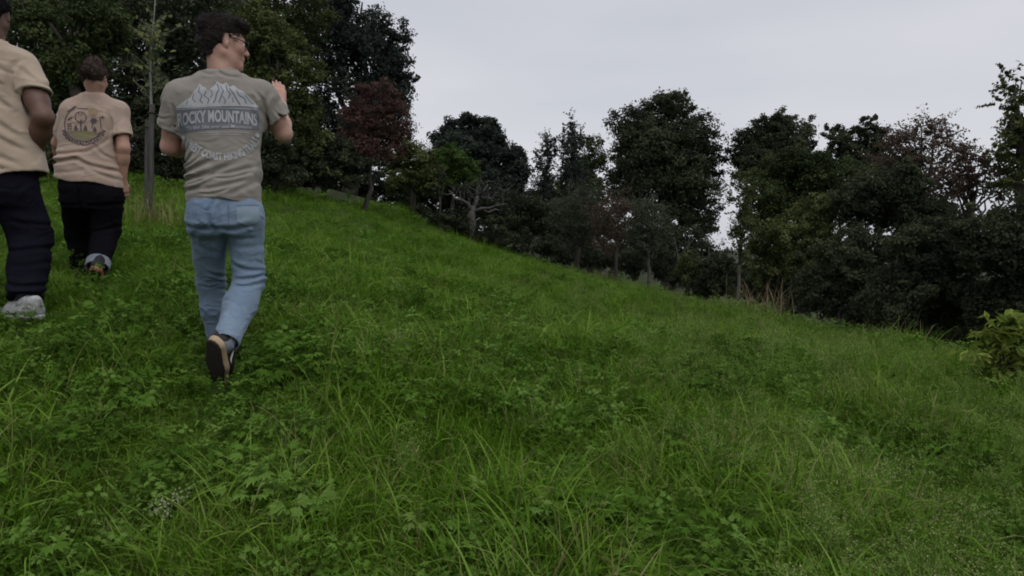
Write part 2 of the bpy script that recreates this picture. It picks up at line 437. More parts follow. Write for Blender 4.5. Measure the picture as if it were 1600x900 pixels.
def dead_pollard():
    rng = np.random.default_rng(77)
    base = on_ground(735, 27)
    root = empty('gnarled_fruit_tree', base)
    tag(root, 'gnarled old fruit tree with bare twisted pale limbs', 'tree')
    T = Tubes()
    def q(px, py, dd=0): return P(px, py, 27 + dd) - base
    b0 = np.array([0, 0, -.15])
    fork = q(738, 328)
    T.add(np.array([b0, b0 * .4 + fork * .3 + [.02, 0, 0], q(735, 340), fork, q(738, 322)]), [.27, .22, .18, .15, .10], 9)
    T.add(np.array([q(737, 332), q(731, 318, -.2), q(722, 313, -.3), q(710, 310, -.4), q(706, 302, -.3), q(701, 297, -.2)]), [.10, .075, .06, .05, .035, .015], 6)
    T.add(np.array([q(739, 328), q(744, 316, .1), q(747, 305, .2), q(745, 296, .3), q(748, 286, .3)]), [.10, .07, .055, .035, .015], 6)
    T.add(np.array([q(740, 332), q(752, 326, -.1), q(766, 325, -.3), q(780, 320, -.4), q(793, 318, -.4)]), [.09, .065, .05, .03, .012], 6)
    T.add(np.array([q(752, 326, -.1), q(762, 332, .2), q(774, 327, .3), q(785, 329, .4)]), [.045, .04, .028, .012], 5)
    T.add(np.array([q(747, 305, .2), q(757, 298, .1), q(762, 288, 0)]), [.06, .045, .02], 5)
    T.add(np.array([q(706, 302, -.3), q(697, 305, -.2), q(690, 300, 0)]), [.04, .03, .012], 5)
    for k in range(40):
        a = q(rng.uniform(700, 790), rng.uniform(295, 330), rng.uniform(-.5, .5))
        T.add(curve_pts(a, a + rng.normal(0, .3, 3) + [0, 0, .25], .05, rng, 4, .05), [.018, .014, .01, .005], 4)
    link('trunk', T.mesh('trunk'), root, M['old_bark'])
    ell = lobe_world([(762, 300, 32, 20), (735, 295, 30, 18)], 27.6, rng)
    pos, nor, size, var, cc = crown_cloud(ell, 4200, .09, .3, rng, 40)
    v, f = leaf_quads(pos - base, nor, size, rng, .6)
    link('crown', np_mesh('crown', v, f, False, var), root, M['leaf_grey'])
dead_pollard()

G3 = 'slender upright trees at the meadow edge'
tree('columnar_tree', 'slender upright tree with a thin pointed tip, left one of the pair', 'tree', 850, 31, [(852, 255, 8, 50), (848, 310, 17, 50), (864, 238, 4, 30), (841, 250, 3, 26)], 9000, .10, 'leaf_hazy_blue', .2, .06, seed=41, group=G3, per=22, spray=.35, up=.2)
tree('columnar_tree', 'tallest slender upright tree with a spire like tip', 'tree', 893, 31, [(892, 250, 11, 56), (897, 290, 22, 55), (891, 200, 4, 26), (907, 222, 4, 28), (880, 228, 4, 28), (915, 235, 3, 20)], 13000, .10, 'leaf_hazy_blue', .22, .07, seed=42, group=G3, per=22, spray=.35, up=.2)
tree('woodland_tree', 'soft green tree between the spire tree and the great dark round tree', 'tree', 925, 37, [(925, 245, 30, 38), (915, 290, 40, 50), (868, 320, 40, 50)], 22000, .15, 'leaf_mid', .6, .14, seed=43)
shrub('shrub', 'dark thicket below the slender upright trees', 'shrub', 845, 30, [(830, 335, 35, 40), (870, 350, 40, 40), (800, 345, 30, 25), (910, 360, 50, 45)], 16000, .12, 'leaf_dark', seed=44, clump=.5)
G4 = 'old apple trees along the meadow edge'
tree('apple_tree', 'feathery grey green apple tree with twin dark trunks', 'tree', 900, 24.3, [(890, 340, 38, 48), (925, 325, 34, 40), (905, 370, 45, 30)], 11000, .07, 'leaf_grey', .3, .10, seed=45, group=G4, spray=.4, per=45, n_limbs=22, stems=2, inner=.2)
tree('apple_tree', 'apple tree with reddish tinged lower leaves and a slim pale stem', 'tree', 962, 22.5, [(955, 335, 34, 40), (962, 372, 36, 26), (985, 345, 25, 30)], 8500, .07, 'leaf_rust', .28, .05, seed=46, group=G4, spray=.4, per=45, n_limbs=22, trunk_mat='old_bark', inner=.2)
tree('apple_tree', 'apple tree with a clear pale trunk nearest the dark round tree', 'tree', 1013, 20.3, [(1010, 345, 30, 38), (1032, 355, 20, 28), (990, 375, 24, 22), (1016, 385, 22, 16)], 8000, .065, 'leaf_grey', .26, .055, seed=47, group=G4, spray=.35, per=45, n_limbs=22, trunk_mat='old_bark', inner=.2)
tree('round_tree', 'great dark round tree dominating the middle of the skyline', 'tree', 1045, 36, [(1040, 205, 72, 60), (995, 215, 46, 60), (1085, 240, 52, 66), (1030, 290, 80, 62), (1080, 320, 50, 50), (1050, 165, 40, 24), (985, 280, 40, 50), (1040, 250, 90, 60)], 85000, .16, 'leaf_dark', .75, .35, seed=51, spray=.2, n_limbs=16)
shrub('shrub', 'dark thicket at the foot of the great round tree', 'shrub', 1060, 25, [(1060, 390, 60, 45), (1000, 400, 50, 40), (1110, 410, 50, 42), (960, 400, 40, 30)], 18000, .1, 'leaf_dark', seed=52)
shrub('shrub', 'small olive shrub on the grass edge right of the clear trunked apple tree', 'shrub', 1078, 18.5, [(1080, 425, 26, 26), (1068, 410, 16, 18)], 3600, .06, 'leaf_olive', seed=53, clump=.25)
shrub('shrub', 'dark low shrub on the edge between olive shrub and slim young tree', 'shrub', 1120, 18.2, [(1120, 430, 35, 36), (1105, 450, 35, 20)], 7000, .08, 'leaf_dark', seed=54, clump=.3)

def snag():
    rng = np.random.default_rng(5)
    base = on_ground(1062, 20.5)
    root = empty('dead_branch', base)
    tag(root, 'bare pale forked branches sticking up in front of the dark thicket', 'branch')
    def q(px, py, dd=0): return P(px, py, 20.5 + dd) - base
    for k, (pts, r) in enumerate([([(1062, 440), (1060, 410), (1056, 385), (1052, 365)], .035), ([(1064, 440), (1072, 405), (1076, 380), (1078, 362)], .028), ([(1060, 410), (1070, 390), (1083, 375)], .02), ([(1066, 440), (1092, 410), (1110, 398)], .02), ([(1104, 440), (1107, 405), (1108, 385)], .022)]):
        p = np.array([q(x, y, rng.uniform(-.2, .2)) for x, y in pts])
        t = Tubes(); t.add(p, np.linspace(r, r * .4, len(p)), 6)
        link('branch', t.mesh('branch'), root, M['old_bark'])
snag()

G5 = 'trees above the hedge on the right'
tree('woodland_tree', 'dark tree with a bumpy top right of the sky gap', 'tree', 1215, 34, [(1205, 215, 48, 40), (1240, 218, 42, 36), (1215, 190, 26, 18), (1180, 250, 32, 32), (1160, 240, 26, 30), (1225, 260, 70, 40)], 48000, .15, 'leaf_dark', .6, .2, seed=61, group=G5, spray=.2)
tree('woodland_tree', 'dark loosely leaved tree between the bumpy topped tree and the rust tinted tree', 'tree', 1340, 33, [(1310, 212, 24, 24), (1350, 205, 30, 24), (1375, 215, 20, 26), (1340, 250, 60, 30)], 17000, .16, 'leaf_dark', .4, .16, seed=62, group=G5, spray=.25)
shrub('shrub', 'broad dark green bush mass before the bumpy topped tree', 'shrub', 1240, 25, [(1245, 290, 70, 55), (1195, 320, 40, 50), (1300, 290, 60, 50), (1270, 255, 50, 30), (1340, 280, 45, 40)], 38000, .11, 'leaf_mid', seed=63, clump=.5)
shrub('shrub', 'light olive bush sloping down to the dry grass', 'shrub', 1235, 18, [(1230, 375, 55, 48), (1280, 345, 50, 42), (1200, 410, 40, 50), (1275, 410, 55, 60)], 26000, .075, 'leaf_olive', seed=64, clump=.35, up=.6)
tree('young_tree', 'slim young tree with yellow flecked leaves in front of the sky gap', 'tree', 1152, 16.3, [(1158, 300, 24, 34), (1165, 345, 20, 34), (1150, 365, 16, 30), (1162, 400, 12, 26)], 3600, .07, 'leaf_olive', .26, .04, seed=65, per=36, trunk_mat='old_bark', spray=.2, n_limbs=14)
tree('rowan_tree', 'loose rust tinted tree with wispy branches against the sky', 'tree', 1430, 20, [(1420, 230, 40, 34), (1455, 200, 34, 18), (1405, 265, 50, 40), (1470, 245, 30, 40), (1440, 300, 55, 40)], 15000, .085, 'leaf_rust', .28, .1, seed=66, per=40, spray=.5, n_limbs=20, inner=.2)
shrub('shrub', 'dark reddish green bush under the rust tinted tree', 'shrub', 1395, 17, [(1390, 290, 52, 52), (1345, 315, 55, 50), (1430, 330, 60, 45), (1480, 350, 55, 40)], 30000, .085, 'leaf_dark', seed=67)
G6 = 'big dark hedge bushes on the right'
shrub('hedge_bush', 'dark hedge bush left in the row, behind the dry grass', 'bush', 1310, 14.5, [(1310, 430, 65, 60), (1350, 395, 60, 50), (1290, 460, 50, 35)], 24000, .07, 'leaf_dark', seed=68, group=G6, clump=.35)
shrub('hedge_bush', 'dark hedge bush in the middle of the row, bulging towards the grass', 'bush', 1440, 12, [(1440, 440, 80, 60), (1400, 470, 60, 45), (1470, 385, 80, 50), (1500, 470, 60, 45)], 32000, .07, 'leaf_dark', seed=69, group=G6, clump=.35)
shrub('hedge_bush', 'dark hedge bush closing the row at the right edge', 'bush', 1570, 10.5, [(1570, 380, 80, 70), (1640, 370, 90, 90), (1560, 470, 70, 45), (1650, 470, 80, 50)], 34000, .07, 'leaf_dark', seed=70, group=G6, clump=.35)
tree('locust_tree', 'airy tree with yellow green drooping sprays at the right edge', 'tree', 1600, 12.5, [(1585, 170, 24, 45), (1600, 230, 40, 36), (1565, 245, 30, 26), (1640, 200, 60, 70), (1590, 280, 45, 25), (1580, 130, 14, 22)], 10000, .085, 'leaf_locust', .22, .08, seed=71, per=40, spray=.3, n_limbs=26, flat=.35, inner=.2)
tree('locust_tree', 'sparse purple tinged tree with thin branches low against the sky', 'tree', 1520, 14, [(1525, 255, 30, 25), (1500, 280, 35, 30), (1545, 285, 40, 25), (1490, 235, 18, 12)], 3600, .075, 'leaf_rust', .2, .05, seed=72, per=30, spray=.3, n_limbs=26, flat=.35, inner=.2)
shrub('edge_bush', 'broad leaved yellow green bush low at the right edge of the meadow', 'bush', 1592, 6.0, [(1592, 545, 34, 36), (1575, 570, 28, 26), (1620, 540, 40, 50), (1565, 530, 18, 14), (1578, 505, 16, 14), (1555, 560, 22, 22), (1545, 528, 12, 10), (1562, 498, 8, 10)], 1000, .12, 'leaf_yellow', seed=73, clump=.24, per=7, aspect=.45, spray=.22, inner=.1, trunk_r=.018, up=.9, n_limbs=24)

def far_wood():
    """woods deep behind the walkers and along the valley: one unbroken dark mass"""
    rng = np.random.default_rng(91)
    for nm, lab, d, lobes, n, leaf, m in [
        ('woodland', 'unbroken dark wood behind the tall trees on the left', 33, [(x, y, 110, 110) for x in range(-420, 500, 100) for y in (-40, 110, 220)] + [(540, 200, 70, 80), (590, 240, 60, 45), (640, 270, 45, 28)], 90000, .22, 'leaf_dark'),
        ('undergrowth', 'dark tangled undergrowth along the foot of the wood', 19.5, [(x, 265, 50, 30) for x in range(-200, 560, 50)], 38000, .11, 'leaf_dark'),
        ('woodland', 'distant dark wood showing between the trees beyond the crest', 62, [(x, 318 + max(0, x - 700) * .12, 60, 38) for x in range(500, 1100, 40)] + [(x, 385 + (x - 1170) * .05, 60, 55) for x in range(1190, 1680, 40)] + [(x, 325, 60, 45) for x in range(1200, 1420, 40)], 90000, .30, 'leaf_dark'),
        ('undergrowth', 'dark tangled undergrowth closing the far side of the crest', 35, [(x, 285 + (x - 540) * .24, 44, 40) for x in range(520, 880, 32)], 40000, .14, 'leaf_dark'),
        ('undergrowth', 'dark tangled undergrowth along the foot of the far hedge', 27, [(x, 330 + (x - 640) * .27, 32, 22) for x in range(640, 1000, 28)] , 30000, .10, 'leaf_dark'),
        ('undergrowth', 'dark tangled undergrowth along the foot of the right hedge', 17, [(x, 405 + (x - 980) * .22, 45, 34) for x in range(1000, 1640, 36)], 52000, .085, 'leaf_dark')]:
        ell = lobe_world(lobes, d, rng)
        if 'right' in lab:
            ell = [(P(px, py, 22 - 11 * (px - 1000) / 640.), r) for (px, py, _a, _b), (c, r) in zip(lobes, ell)]
        pos, nor, size, var, cc = crown_cloud(ell, n, leaf, .5, rng)
        ok = pos[:, 2] > ground_z(pos[:, 0], pos[:, 1])
        v, f = leaf_quads(pos[ok], nor[ok], size[ok], rng)
        tag(link(nm, np_mesh(nm, v, f, False, var[ok]), mat=M[m]), lab, kind='stuff')
far_wood()

# ------------------------------------------------------------------ sapling and its stakes
def sapling():
    rng = np.random.default_rng(8)
    base = on_ground(239, 9.0)
    root = empty('sapling', base)
    tag(root, 'thin young sapling with a few pale leaves tied between two stakes', 'sapling')
    T = Tubes()
    def q(px, py, dd=0): return P(px, py, 9.0 + dd) - base
    stem = np.array([[0, 0, -.1], q(238, 260), q(237, 180), q(235, 120), q(237, 70), q(241, 20), q(244, -20)])
    T.add(stem, [.022, .02, .018, .014, .011, .008, .004], 7)
    tips = []
    for k in range(40):
        t = rng.uniform(.42, 1.0); s = stem[2] + (stem[-1] - stem[2]) * (t - .3)
        e = s + np.array([rng.normal(0, .16), rng.normal(0, .16), rng.uniform(.05, .3)])
        T.add(curve_pts(s, e, .03, rng, 5, .04), np.linspace(.006, .002, 5), 4); tips.append((s, e))
    link('trunk', T.mesh('trunk'), root, M['pale_bark'])
    c, nn = [], []
    for s, e in tips:
        for j in range(rng.integers(4, 11)):
            c.append(s + (e - s) * rng.uniform(.3, 1.05) + rng.normal(0, .02, 3)); nn.append(rng.normal(size=3) + [0, -.5, .6])
    for j in range(14):
        c.append(q(242 + rng.normal(0, 6), 50 + rng.normal(0, 8), rng.normal(0, .03))); nn.append(rng.normal(size=3) * .6 + [0, -1, .4])
    c, nn = np.array(c), nrm(np.array(nn))
    v, f = leaf_quads(c, nn, rng.uniform(.055, .10, len(c)), rng, .6)
    link('crown', np_mesh('crown', v, f, False, rng.uniform(.1, .9, len(c))), root, M['leaf_sap'])
M['leaf_sap'] = leaf_mat('sapling_leaves', (0.06, 0.085, 0.035), (0.12, 0.14, 0.07), (0.24, 0.26, 0.08), patch=3.0)
sapling()
for k, (px, d, top, r, lab) in enumerate([(236.5, 8.85, 163, .029, 'thicker grey wooden stake in front of the sapling stem'), (229, 9.6, 188, .022, 'thinner grey wooden stake standing just behind the sapling')]):
    b = on_ground(px, d)
    rng = np.random.default_rng(50 + k)
    root = empty('wooden_stake', b)
    tag(root, lab, 'stake', 'stakes holding the sapling')
    t = Tubes()
    tp = P(px + 1, top, d) - b
    t.add(np.array([[0, 0, -.2], tp * .3 + [.004, 0, 0], tp * .7 - [.003, 0, 0], tp - [0, 0, .01], tp]), [r, r * .99, r * 1.02, r, r * .85], 10)
    link('post', t.mesh('post'), root, M['stake'])
    t = Tubes()
    zz = tp * .93
    ang = np.linspace(0, 2 * math.pi, 13)
    t.add(np.stack([zz[0] + (r + .006) * np.cos(ang), zz[1] + (r + .006) * np.sin(ang), np.full(13, zz[2])], -1), .009, 5)
    link('tie_strap', t.mesh('tie_strap'), root, M['bark'])

# ------------------------------------------------------------------ the meadow: grass, herbs, flower heads
M['grass'] = leaf_mat('meadow_grass', (0.042, 0.096, 0.006), (0.092, 0.196, 0.010), (0.195, 0.300, 0.055), transl=.32, rough=.65, patch=.9, spec=.06, instanced=True)
M['herb'] = leaf_mat('meadow_herbs', (0.044, 0.096, 0.010), (0.088, 0.178, 0.020), (0.165, 0.270, 0.058), transl=.25, rough=.65, patch=1.3, spec=.08, instanced=True)
M['straw'] = leaf_mat('straw_blades', (0.09, 0.10, 0.03), (0.16, 0.15, 0.055), (0.26, 0.23, 0.11), transl=.2, patch=1.0, instanced=True)
M['flower'] = leaf_mat('pale_flower_heads', (0.13, 0.19, 0.04), (0.22, 0.27, 0.08), (0.32, 0.34, 0.16), transl=.2, patch=1.0, instanced=True)

def blades(N, rng, spread, h, hvar, width, th0, bend, seg=4):
    """N arching blades as ribbons: returns verts, quads, var"""
    az = rng.uniform(0, 2 * math.pi, N)
    H = h * rng.uniform(1 - hvar, 1 + hvar, N)
    t0 = np.abs(rng.normal(0, th0, N)); bd = np.abs(rng.normal(bend, bend * .5, N))
    base = np.stack([rng.normal(0, spread, N), rng.normal(0, spread, N), np.zeros(N)], -1)
    dirv = np.stack([np.cos(az), np.sin(az), np.zeros(N)], -1)
    side = np.stack([-np.sin(az), np.cos(az), np.zeros(N)], -1)
    tw = rng.normal(0, .5, N)
    pts = np.empty((N, seg + 1, 3)); pts[:, 0] = base
    V = np.empty((N, seg + 1, 2, 3))
    for s in range(seg + 1):
        t = s / seg
        ang = t0 + bd * t ** 1.5
        if s: pts[:, s] = pts[:, s - 1] + (H / seg)[:, None] * (np.sin(ang)[:, None] * dirv + np.cos(ang)[:, None] * np.array([0, 0, 1.0]))
        w = width * (1 - t ** 2.2) * (0.7 + 0.3 * min(1, t * 4)) + width * .04
        nrmv = np.cos(ang)[:, None] * dirv - np.sin(ang)[:, None] * np.array([0, 0, 1.0])
        sd_ = side * np.cos(tw * t)[:, None] + nrmv * np.sin(tw * t)[:, None]
        W = (w * rng.uniform(.7, 1.3, N))[:, None] * .5
        V[:, s, 0] = pts[:, s] - sd_ * W; V[:, s, 1] = pts[:, s] + sd_ * W
    i = np.arange(N)[:, None] * (seg + 1) * 2 + np.arange(seg)[None, :] * 2
    q = np.stack([i, i + 1, i + 3, i + 2], -1).reshape(-1, 4)
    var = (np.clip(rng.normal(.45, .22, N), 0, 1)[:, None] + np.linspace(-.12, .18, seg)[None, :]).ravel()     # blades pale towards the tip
    return V.reshape(-1, 3), q, var

def join(parts):
    v, f, a, n = [], [], [], 0
    for pv, pf, pa in parts:
        v.append(pv); f.append(pf + n); a.append(pa); n += len(pv)
    return np.concatenate(v), np.concatenate(f), np.concatenate(a)

def herb(rng, nleaf, h, ls):
    """cut-leaved herb: each leaf five toothed lobes on a stalk"""
    parts = []
    for _ in range(nleaf):
        az = rng.uniform(0, 2 * math.pi); hh = h * rng.uniform(.45, 1.1); r = rng.uniform(.02, .14)
        tip = np.array([math.cos(az) * r, math.sin(az) * r, hh])
        d = np.array([math.cos(az), math.sin(az), 0]); s = np.array([-d[1], d[0], 0])
        tilt = rng.uniform(-.7, 1.0)
        u = d * math.cos(tilt) - np.array([0, 0, 1]) * math.sin(tilt)
        n = np.cross(u, s)
        v0 = np.array([[0, 0, 0], s * .0025, tip + s * .002, tip - s * .0005]) + np.array([tip[0] * .15, tip[1] * .15, 0]) * np.array([[1], [1], [0], [0]])
        parts.append((v0, np.array([[0, 1, 2, 3]]), np.array([.3])))
        L = ls * rng.uniform(.7, 1.25); va = float(np.clip(rng.normal(.55, .2), 0, 1))
        vs, fs = [], []
        for k, a in enumerate((-1.15, 0, 1.15)):           # three leaflets, each cut into narrow toothed lobes
            ld = u * math.cos(a) + s * math.sin(a) + n * rng.normal(0, .15)
            lp = -u * math.sin(a) + s * math.cos(a)
            o_ = tip + ld * L * (.30 if k != 1 else .42)
            for b, sc in ((-1.05, .55), (-.5, .82), (0, 1.0), (.5, .82), (1.05, .55)):
                dd = ld * math.cos(b) + lp * math.sin(b); pp = -ld * math.sin(b) + lp * math.cos(b)
                l2 = L * .72 * sc * rng.uniform(.85, 1.15); w = l2 * .17
                m = len(vs)
                vs += [o_, o_ + dd * l2 * .6 + pp * w + n * .05 * l2, o_ + dd * l2 - n * .12 * l2, o_ + dd * l2 * .6 - pp * w + n * .05 * l2]
                fs.append([m, m + 1, m + 2, m + 3])
        parts.append((np.array(vs), np.array(fs), np.full(len(fs), va) + rng.normal(0, .06, len(fs))))
    return join(parts)

def umbel(rng, nst, h):
    """airy flowering stems with tiny pale florets"""
    P1, P2 = [], []
    for _ in range(nst):
        az = rng.uniform(0, 2 * math.pi); hh = h * rng.uniform(.7, 1.15); r = rng.uniform(0, .10)
        tip = np.array([math.cos(az) * r, math.sin(az) * r, hh])
        sv = np.array([-math.sin(az), math.cos(az), 0]) * .0016
        P1.append((np.array([-sv, sv, tip + sv, tip - sv]), np.array([[0, 1, 2, 3]]), np.array([.5])))
        for k in range(rng.integers(5, 9)):
            st = tip * rng.uniform(.55, 1.0)
            e = st + np.array([rng.normal(0, .035), rng.normal(0, .035), rng.uniform(.01, .06)])
            P1.append((np.array([st - sv * .6, st + sv * .6, e + sv * .5, e - sv * .5]), np.array([[0, 1, 2, 3]]), np.array([.6])))
            m = rng.integers(3, 7)
            c = e + rng.normal(0, .009, (m, 3))
            v, f = leaf_quads(c, nrm(rng.normal(size=(m, 3)) + [0, 0, .8]), rng.uniform(.004, .008, m), rng, .9, .1)
            P2.append((v, f, np.clip(rng.normal(.55, .25, m), 0, 1)))
        m = 8
        c = tip * rng.uniform(.15, .9, (m, 1)) + rng.normal(0, .012, (m, 3))
        v, f = leaf_quads(c, nrm(rng.normal(size=(m, 3)) + [0, 0, .6]), rng.uniform(.015, .03, m), rng, .25, .1)
        P1.append((v, f, np.clip(rng.normal(.5, .2, m), 0, 1)))
    return join(P1), join(P2)

def two_mat_mesh(name, A, B, ma, mb):
    v, f, a = join([A, B])
    me = np_mesh(name, v, f, False, a)
    me.materials.append(ma); me.materials.append(mb)
    mi = np.zeros(len(f), dtype=np.int32); mi[len(A[1]):] = 1
    me.polygons.foreach_set('material_index', mi)
    return me

def proto_collection(name, meshes):
    c = bpy.data.collections.new(name)
    for k, me in enumerate(meshes):
        o = bpy.data.objects.new('%s_%02d' % (name, k), me)
        c.objects.link(o)
    return c

def scatter_nodes(name, coll):
    ng = bpy.data.node_groups.new(name, 'GeometryNodeTree')
    ng.interface.new_socket('Geometry', in_out='INPUT', socket_type='NodeSocketGeometry')
    ng.interface.new_socket('Geometry', in_out='OUTPUT', socket_type='NodeSocketGeometry')
    n, l = ng.nodes, ng.links
    gi, go = n.new('NodeGroupInput'), n.new('NodeGroupOutput')
    ci = n.new('GeometryNodeCollectionInfo')
    ci.inputs['Collection'].default_value = coll
    ci.inputs['Separate Children'].default_value = True
    ci.inputs['Reset Children'].default_value = True
    ip = n.new('GeometryNodeInstanceOnPoints')
    ip.inputs['Pick Instance'].default_value = True
    def attr(nm, dt):
        a = n.new('GeometryNodeInputNamedAttribute'); a.data_type = dt; a.inputs['Name'].default_value = nm
        return next(s for s in a.outputs if s.enabled and s.name == 'Attribute')
    l.new(gi.outputs[0], ip.inputs['Points'])
    l.new(ci.outputs[0], ip.inputs['Instance'])
    l.new(attr('idx', 'INT'), ip.inputs['Instance Index'])
    e2r = n.new('FunctionNodeEulerToRotation')
    l.new(attr('rot', 'FLOAT_VECTOR'), e2r.inputs[0])
    l.new(e2r.outputs[0], ip.inputs['Rotation'])
    l.new(attr('scl', 'FLOAT'), ip.inputs['Scale'])
    l.new(ip.outputs[0], go.inputs[0])
    return ng

def scatter(name, label, coll, pts, idx, scl, rng, tilt=.12):
    me = bpy.data.meshes.new(name)
    me.vertices.add(len(pts)); me.vertices.foreach_set('co', pts.astype(np.float32).ravel())
    a = me.attributes.new('idx', 'INT', 'POINT'); a.data.foreach_set('value', idx.astype(np.int32))
    a = me.attributes.new('scl', 'FLOAT', 'POINT'); a.data.foreach_set('value', scl.astype(np.float32))
    rot = np.stack([rng.normal(0, tilt, len(pts)), rng.normal(0, tilt, len(pts)), rng.uniform(0, 2 * math.pi, len(pts))], -1)
    a = me.attributes.new('rot', 'FLOAT_VECTOR', 'POINT'); a.data.foreach_set('vector', rot.astype(np.float32).ravel())
    o = link(name, me)
    md = o.modifiers.new('scatter', 'NODES'); md.node_group = scatter_nodes(name + '_scatter', coll)
    return tag(o, label, kind='stuff')

# meadow outline (ground x, y): its right edge follows the hedge foot, its far edge the crest
_edge = np.array([on_ground(px, d)[:2] for px, d in [(1700, 4.2), (1600, 7.2), (1560, 7.8), (1400, 11.2), (1270, 13.8), (1150, 16.3), (1010, 20.4), (900, 24.5), (830, 27), (730, 29), (690, 30), (640, 27), (600, 25), (560, 23), (480, 19), (350, 17), (200, 15.5), (0, 14), (-200, 13)]])
_poly = np.concatenate([_edge, [[-14, 4], [-9, -3], [7, -3]]])
def inside(x, y, poly=_poly):
    r = np.zeros(len(x), bool); j = len(poly) - 1
    for i in range(len(poly)):
        xi, yi = poly[i]; xj, yj = poly[j]
        c = ((yi > y) != (yj > y)) & (x < (xj - xi) * (y - yi) / (yj - yi + 1e-12) + xi)
        r ^= c; j = i
    return r
def field(x, y, s, seed):
    r = np.random.default_rng(seed); v = np.zeros(len(x))
    for k in range(7):
        a = r.uniform(0, 2 * math.pi); w = s * r.uniform(.6, 2.0)
        v += np.sin((x * math.cos(a) + y * math.sin(a)) * w + r.uniform(0, 6.28) + .8 * np.sin(y * w * .7 + k))
    return v / 7 * 1.6
def spots(n, rng, ymax=31.0, power=1.0):
    """random ground spots, denser near the camera"""
    u = rng.random(n)
    y0, y1 = 1.0, ymax
    y = y0 * (y1 / y0) ** u if power == 1.0 else (y0 ** (1 - power) + u * (y1 ** (1 - power) - y0 ** (1 - power))) ** (1 / (1 - power))
    x = rng.uniform(-.86, .92, n) * (y + .8)
    k = inside(x, y)
    return x[k], y[k]
# feet press the grass down: thin it out there
FEET = np.array([P(340, 600, 3.50)[:2], P(345, 563, 4.0)[:2], P(30, 495, 3.98)[:2], P(150, 436, 5.35)[:2]])
def clear_feet(x, y, r=.09):
    d = np.min(np.hypot(x[:, None] - FEET[None, :, 0], y[:, None] - FEET[None, :, 1]), axis=1)
    # the herb in flower and the bushy leafy plants keep a little room of their own
    for px, dd, rr in ((262, 2.40, .11), (262, 2.28, .09), (462, 3.55, .22), (775, 2.32, .12), (420, 2.36, .10), (920, 2.5, .12)):
        q = P(px, 450, dd); d = np.minimum(d, np.where(np.hypot(x - q[0], y - dd) < rr * .8, 0.0, d))
    return d > r

def trodden(x, y):
    """the walkers have just come through here: grass along their track is pressed low"""
    f = np.ones(len(x))
    for fx, fy in FEET:
        L = math.hypot(fx, fy); dx, dy = fx / L, fy / L
        al = x * dx + y * dy - L; la = x * dy - y * dx
        w = np.exp(-(la / .28) ** 2) * np.clip((al + .85) / .5, 0, 1) * np.clip((.35 - al) / .2, 0, 1)
        f = np.minimum(f, 1 - .70 * w)
    return f

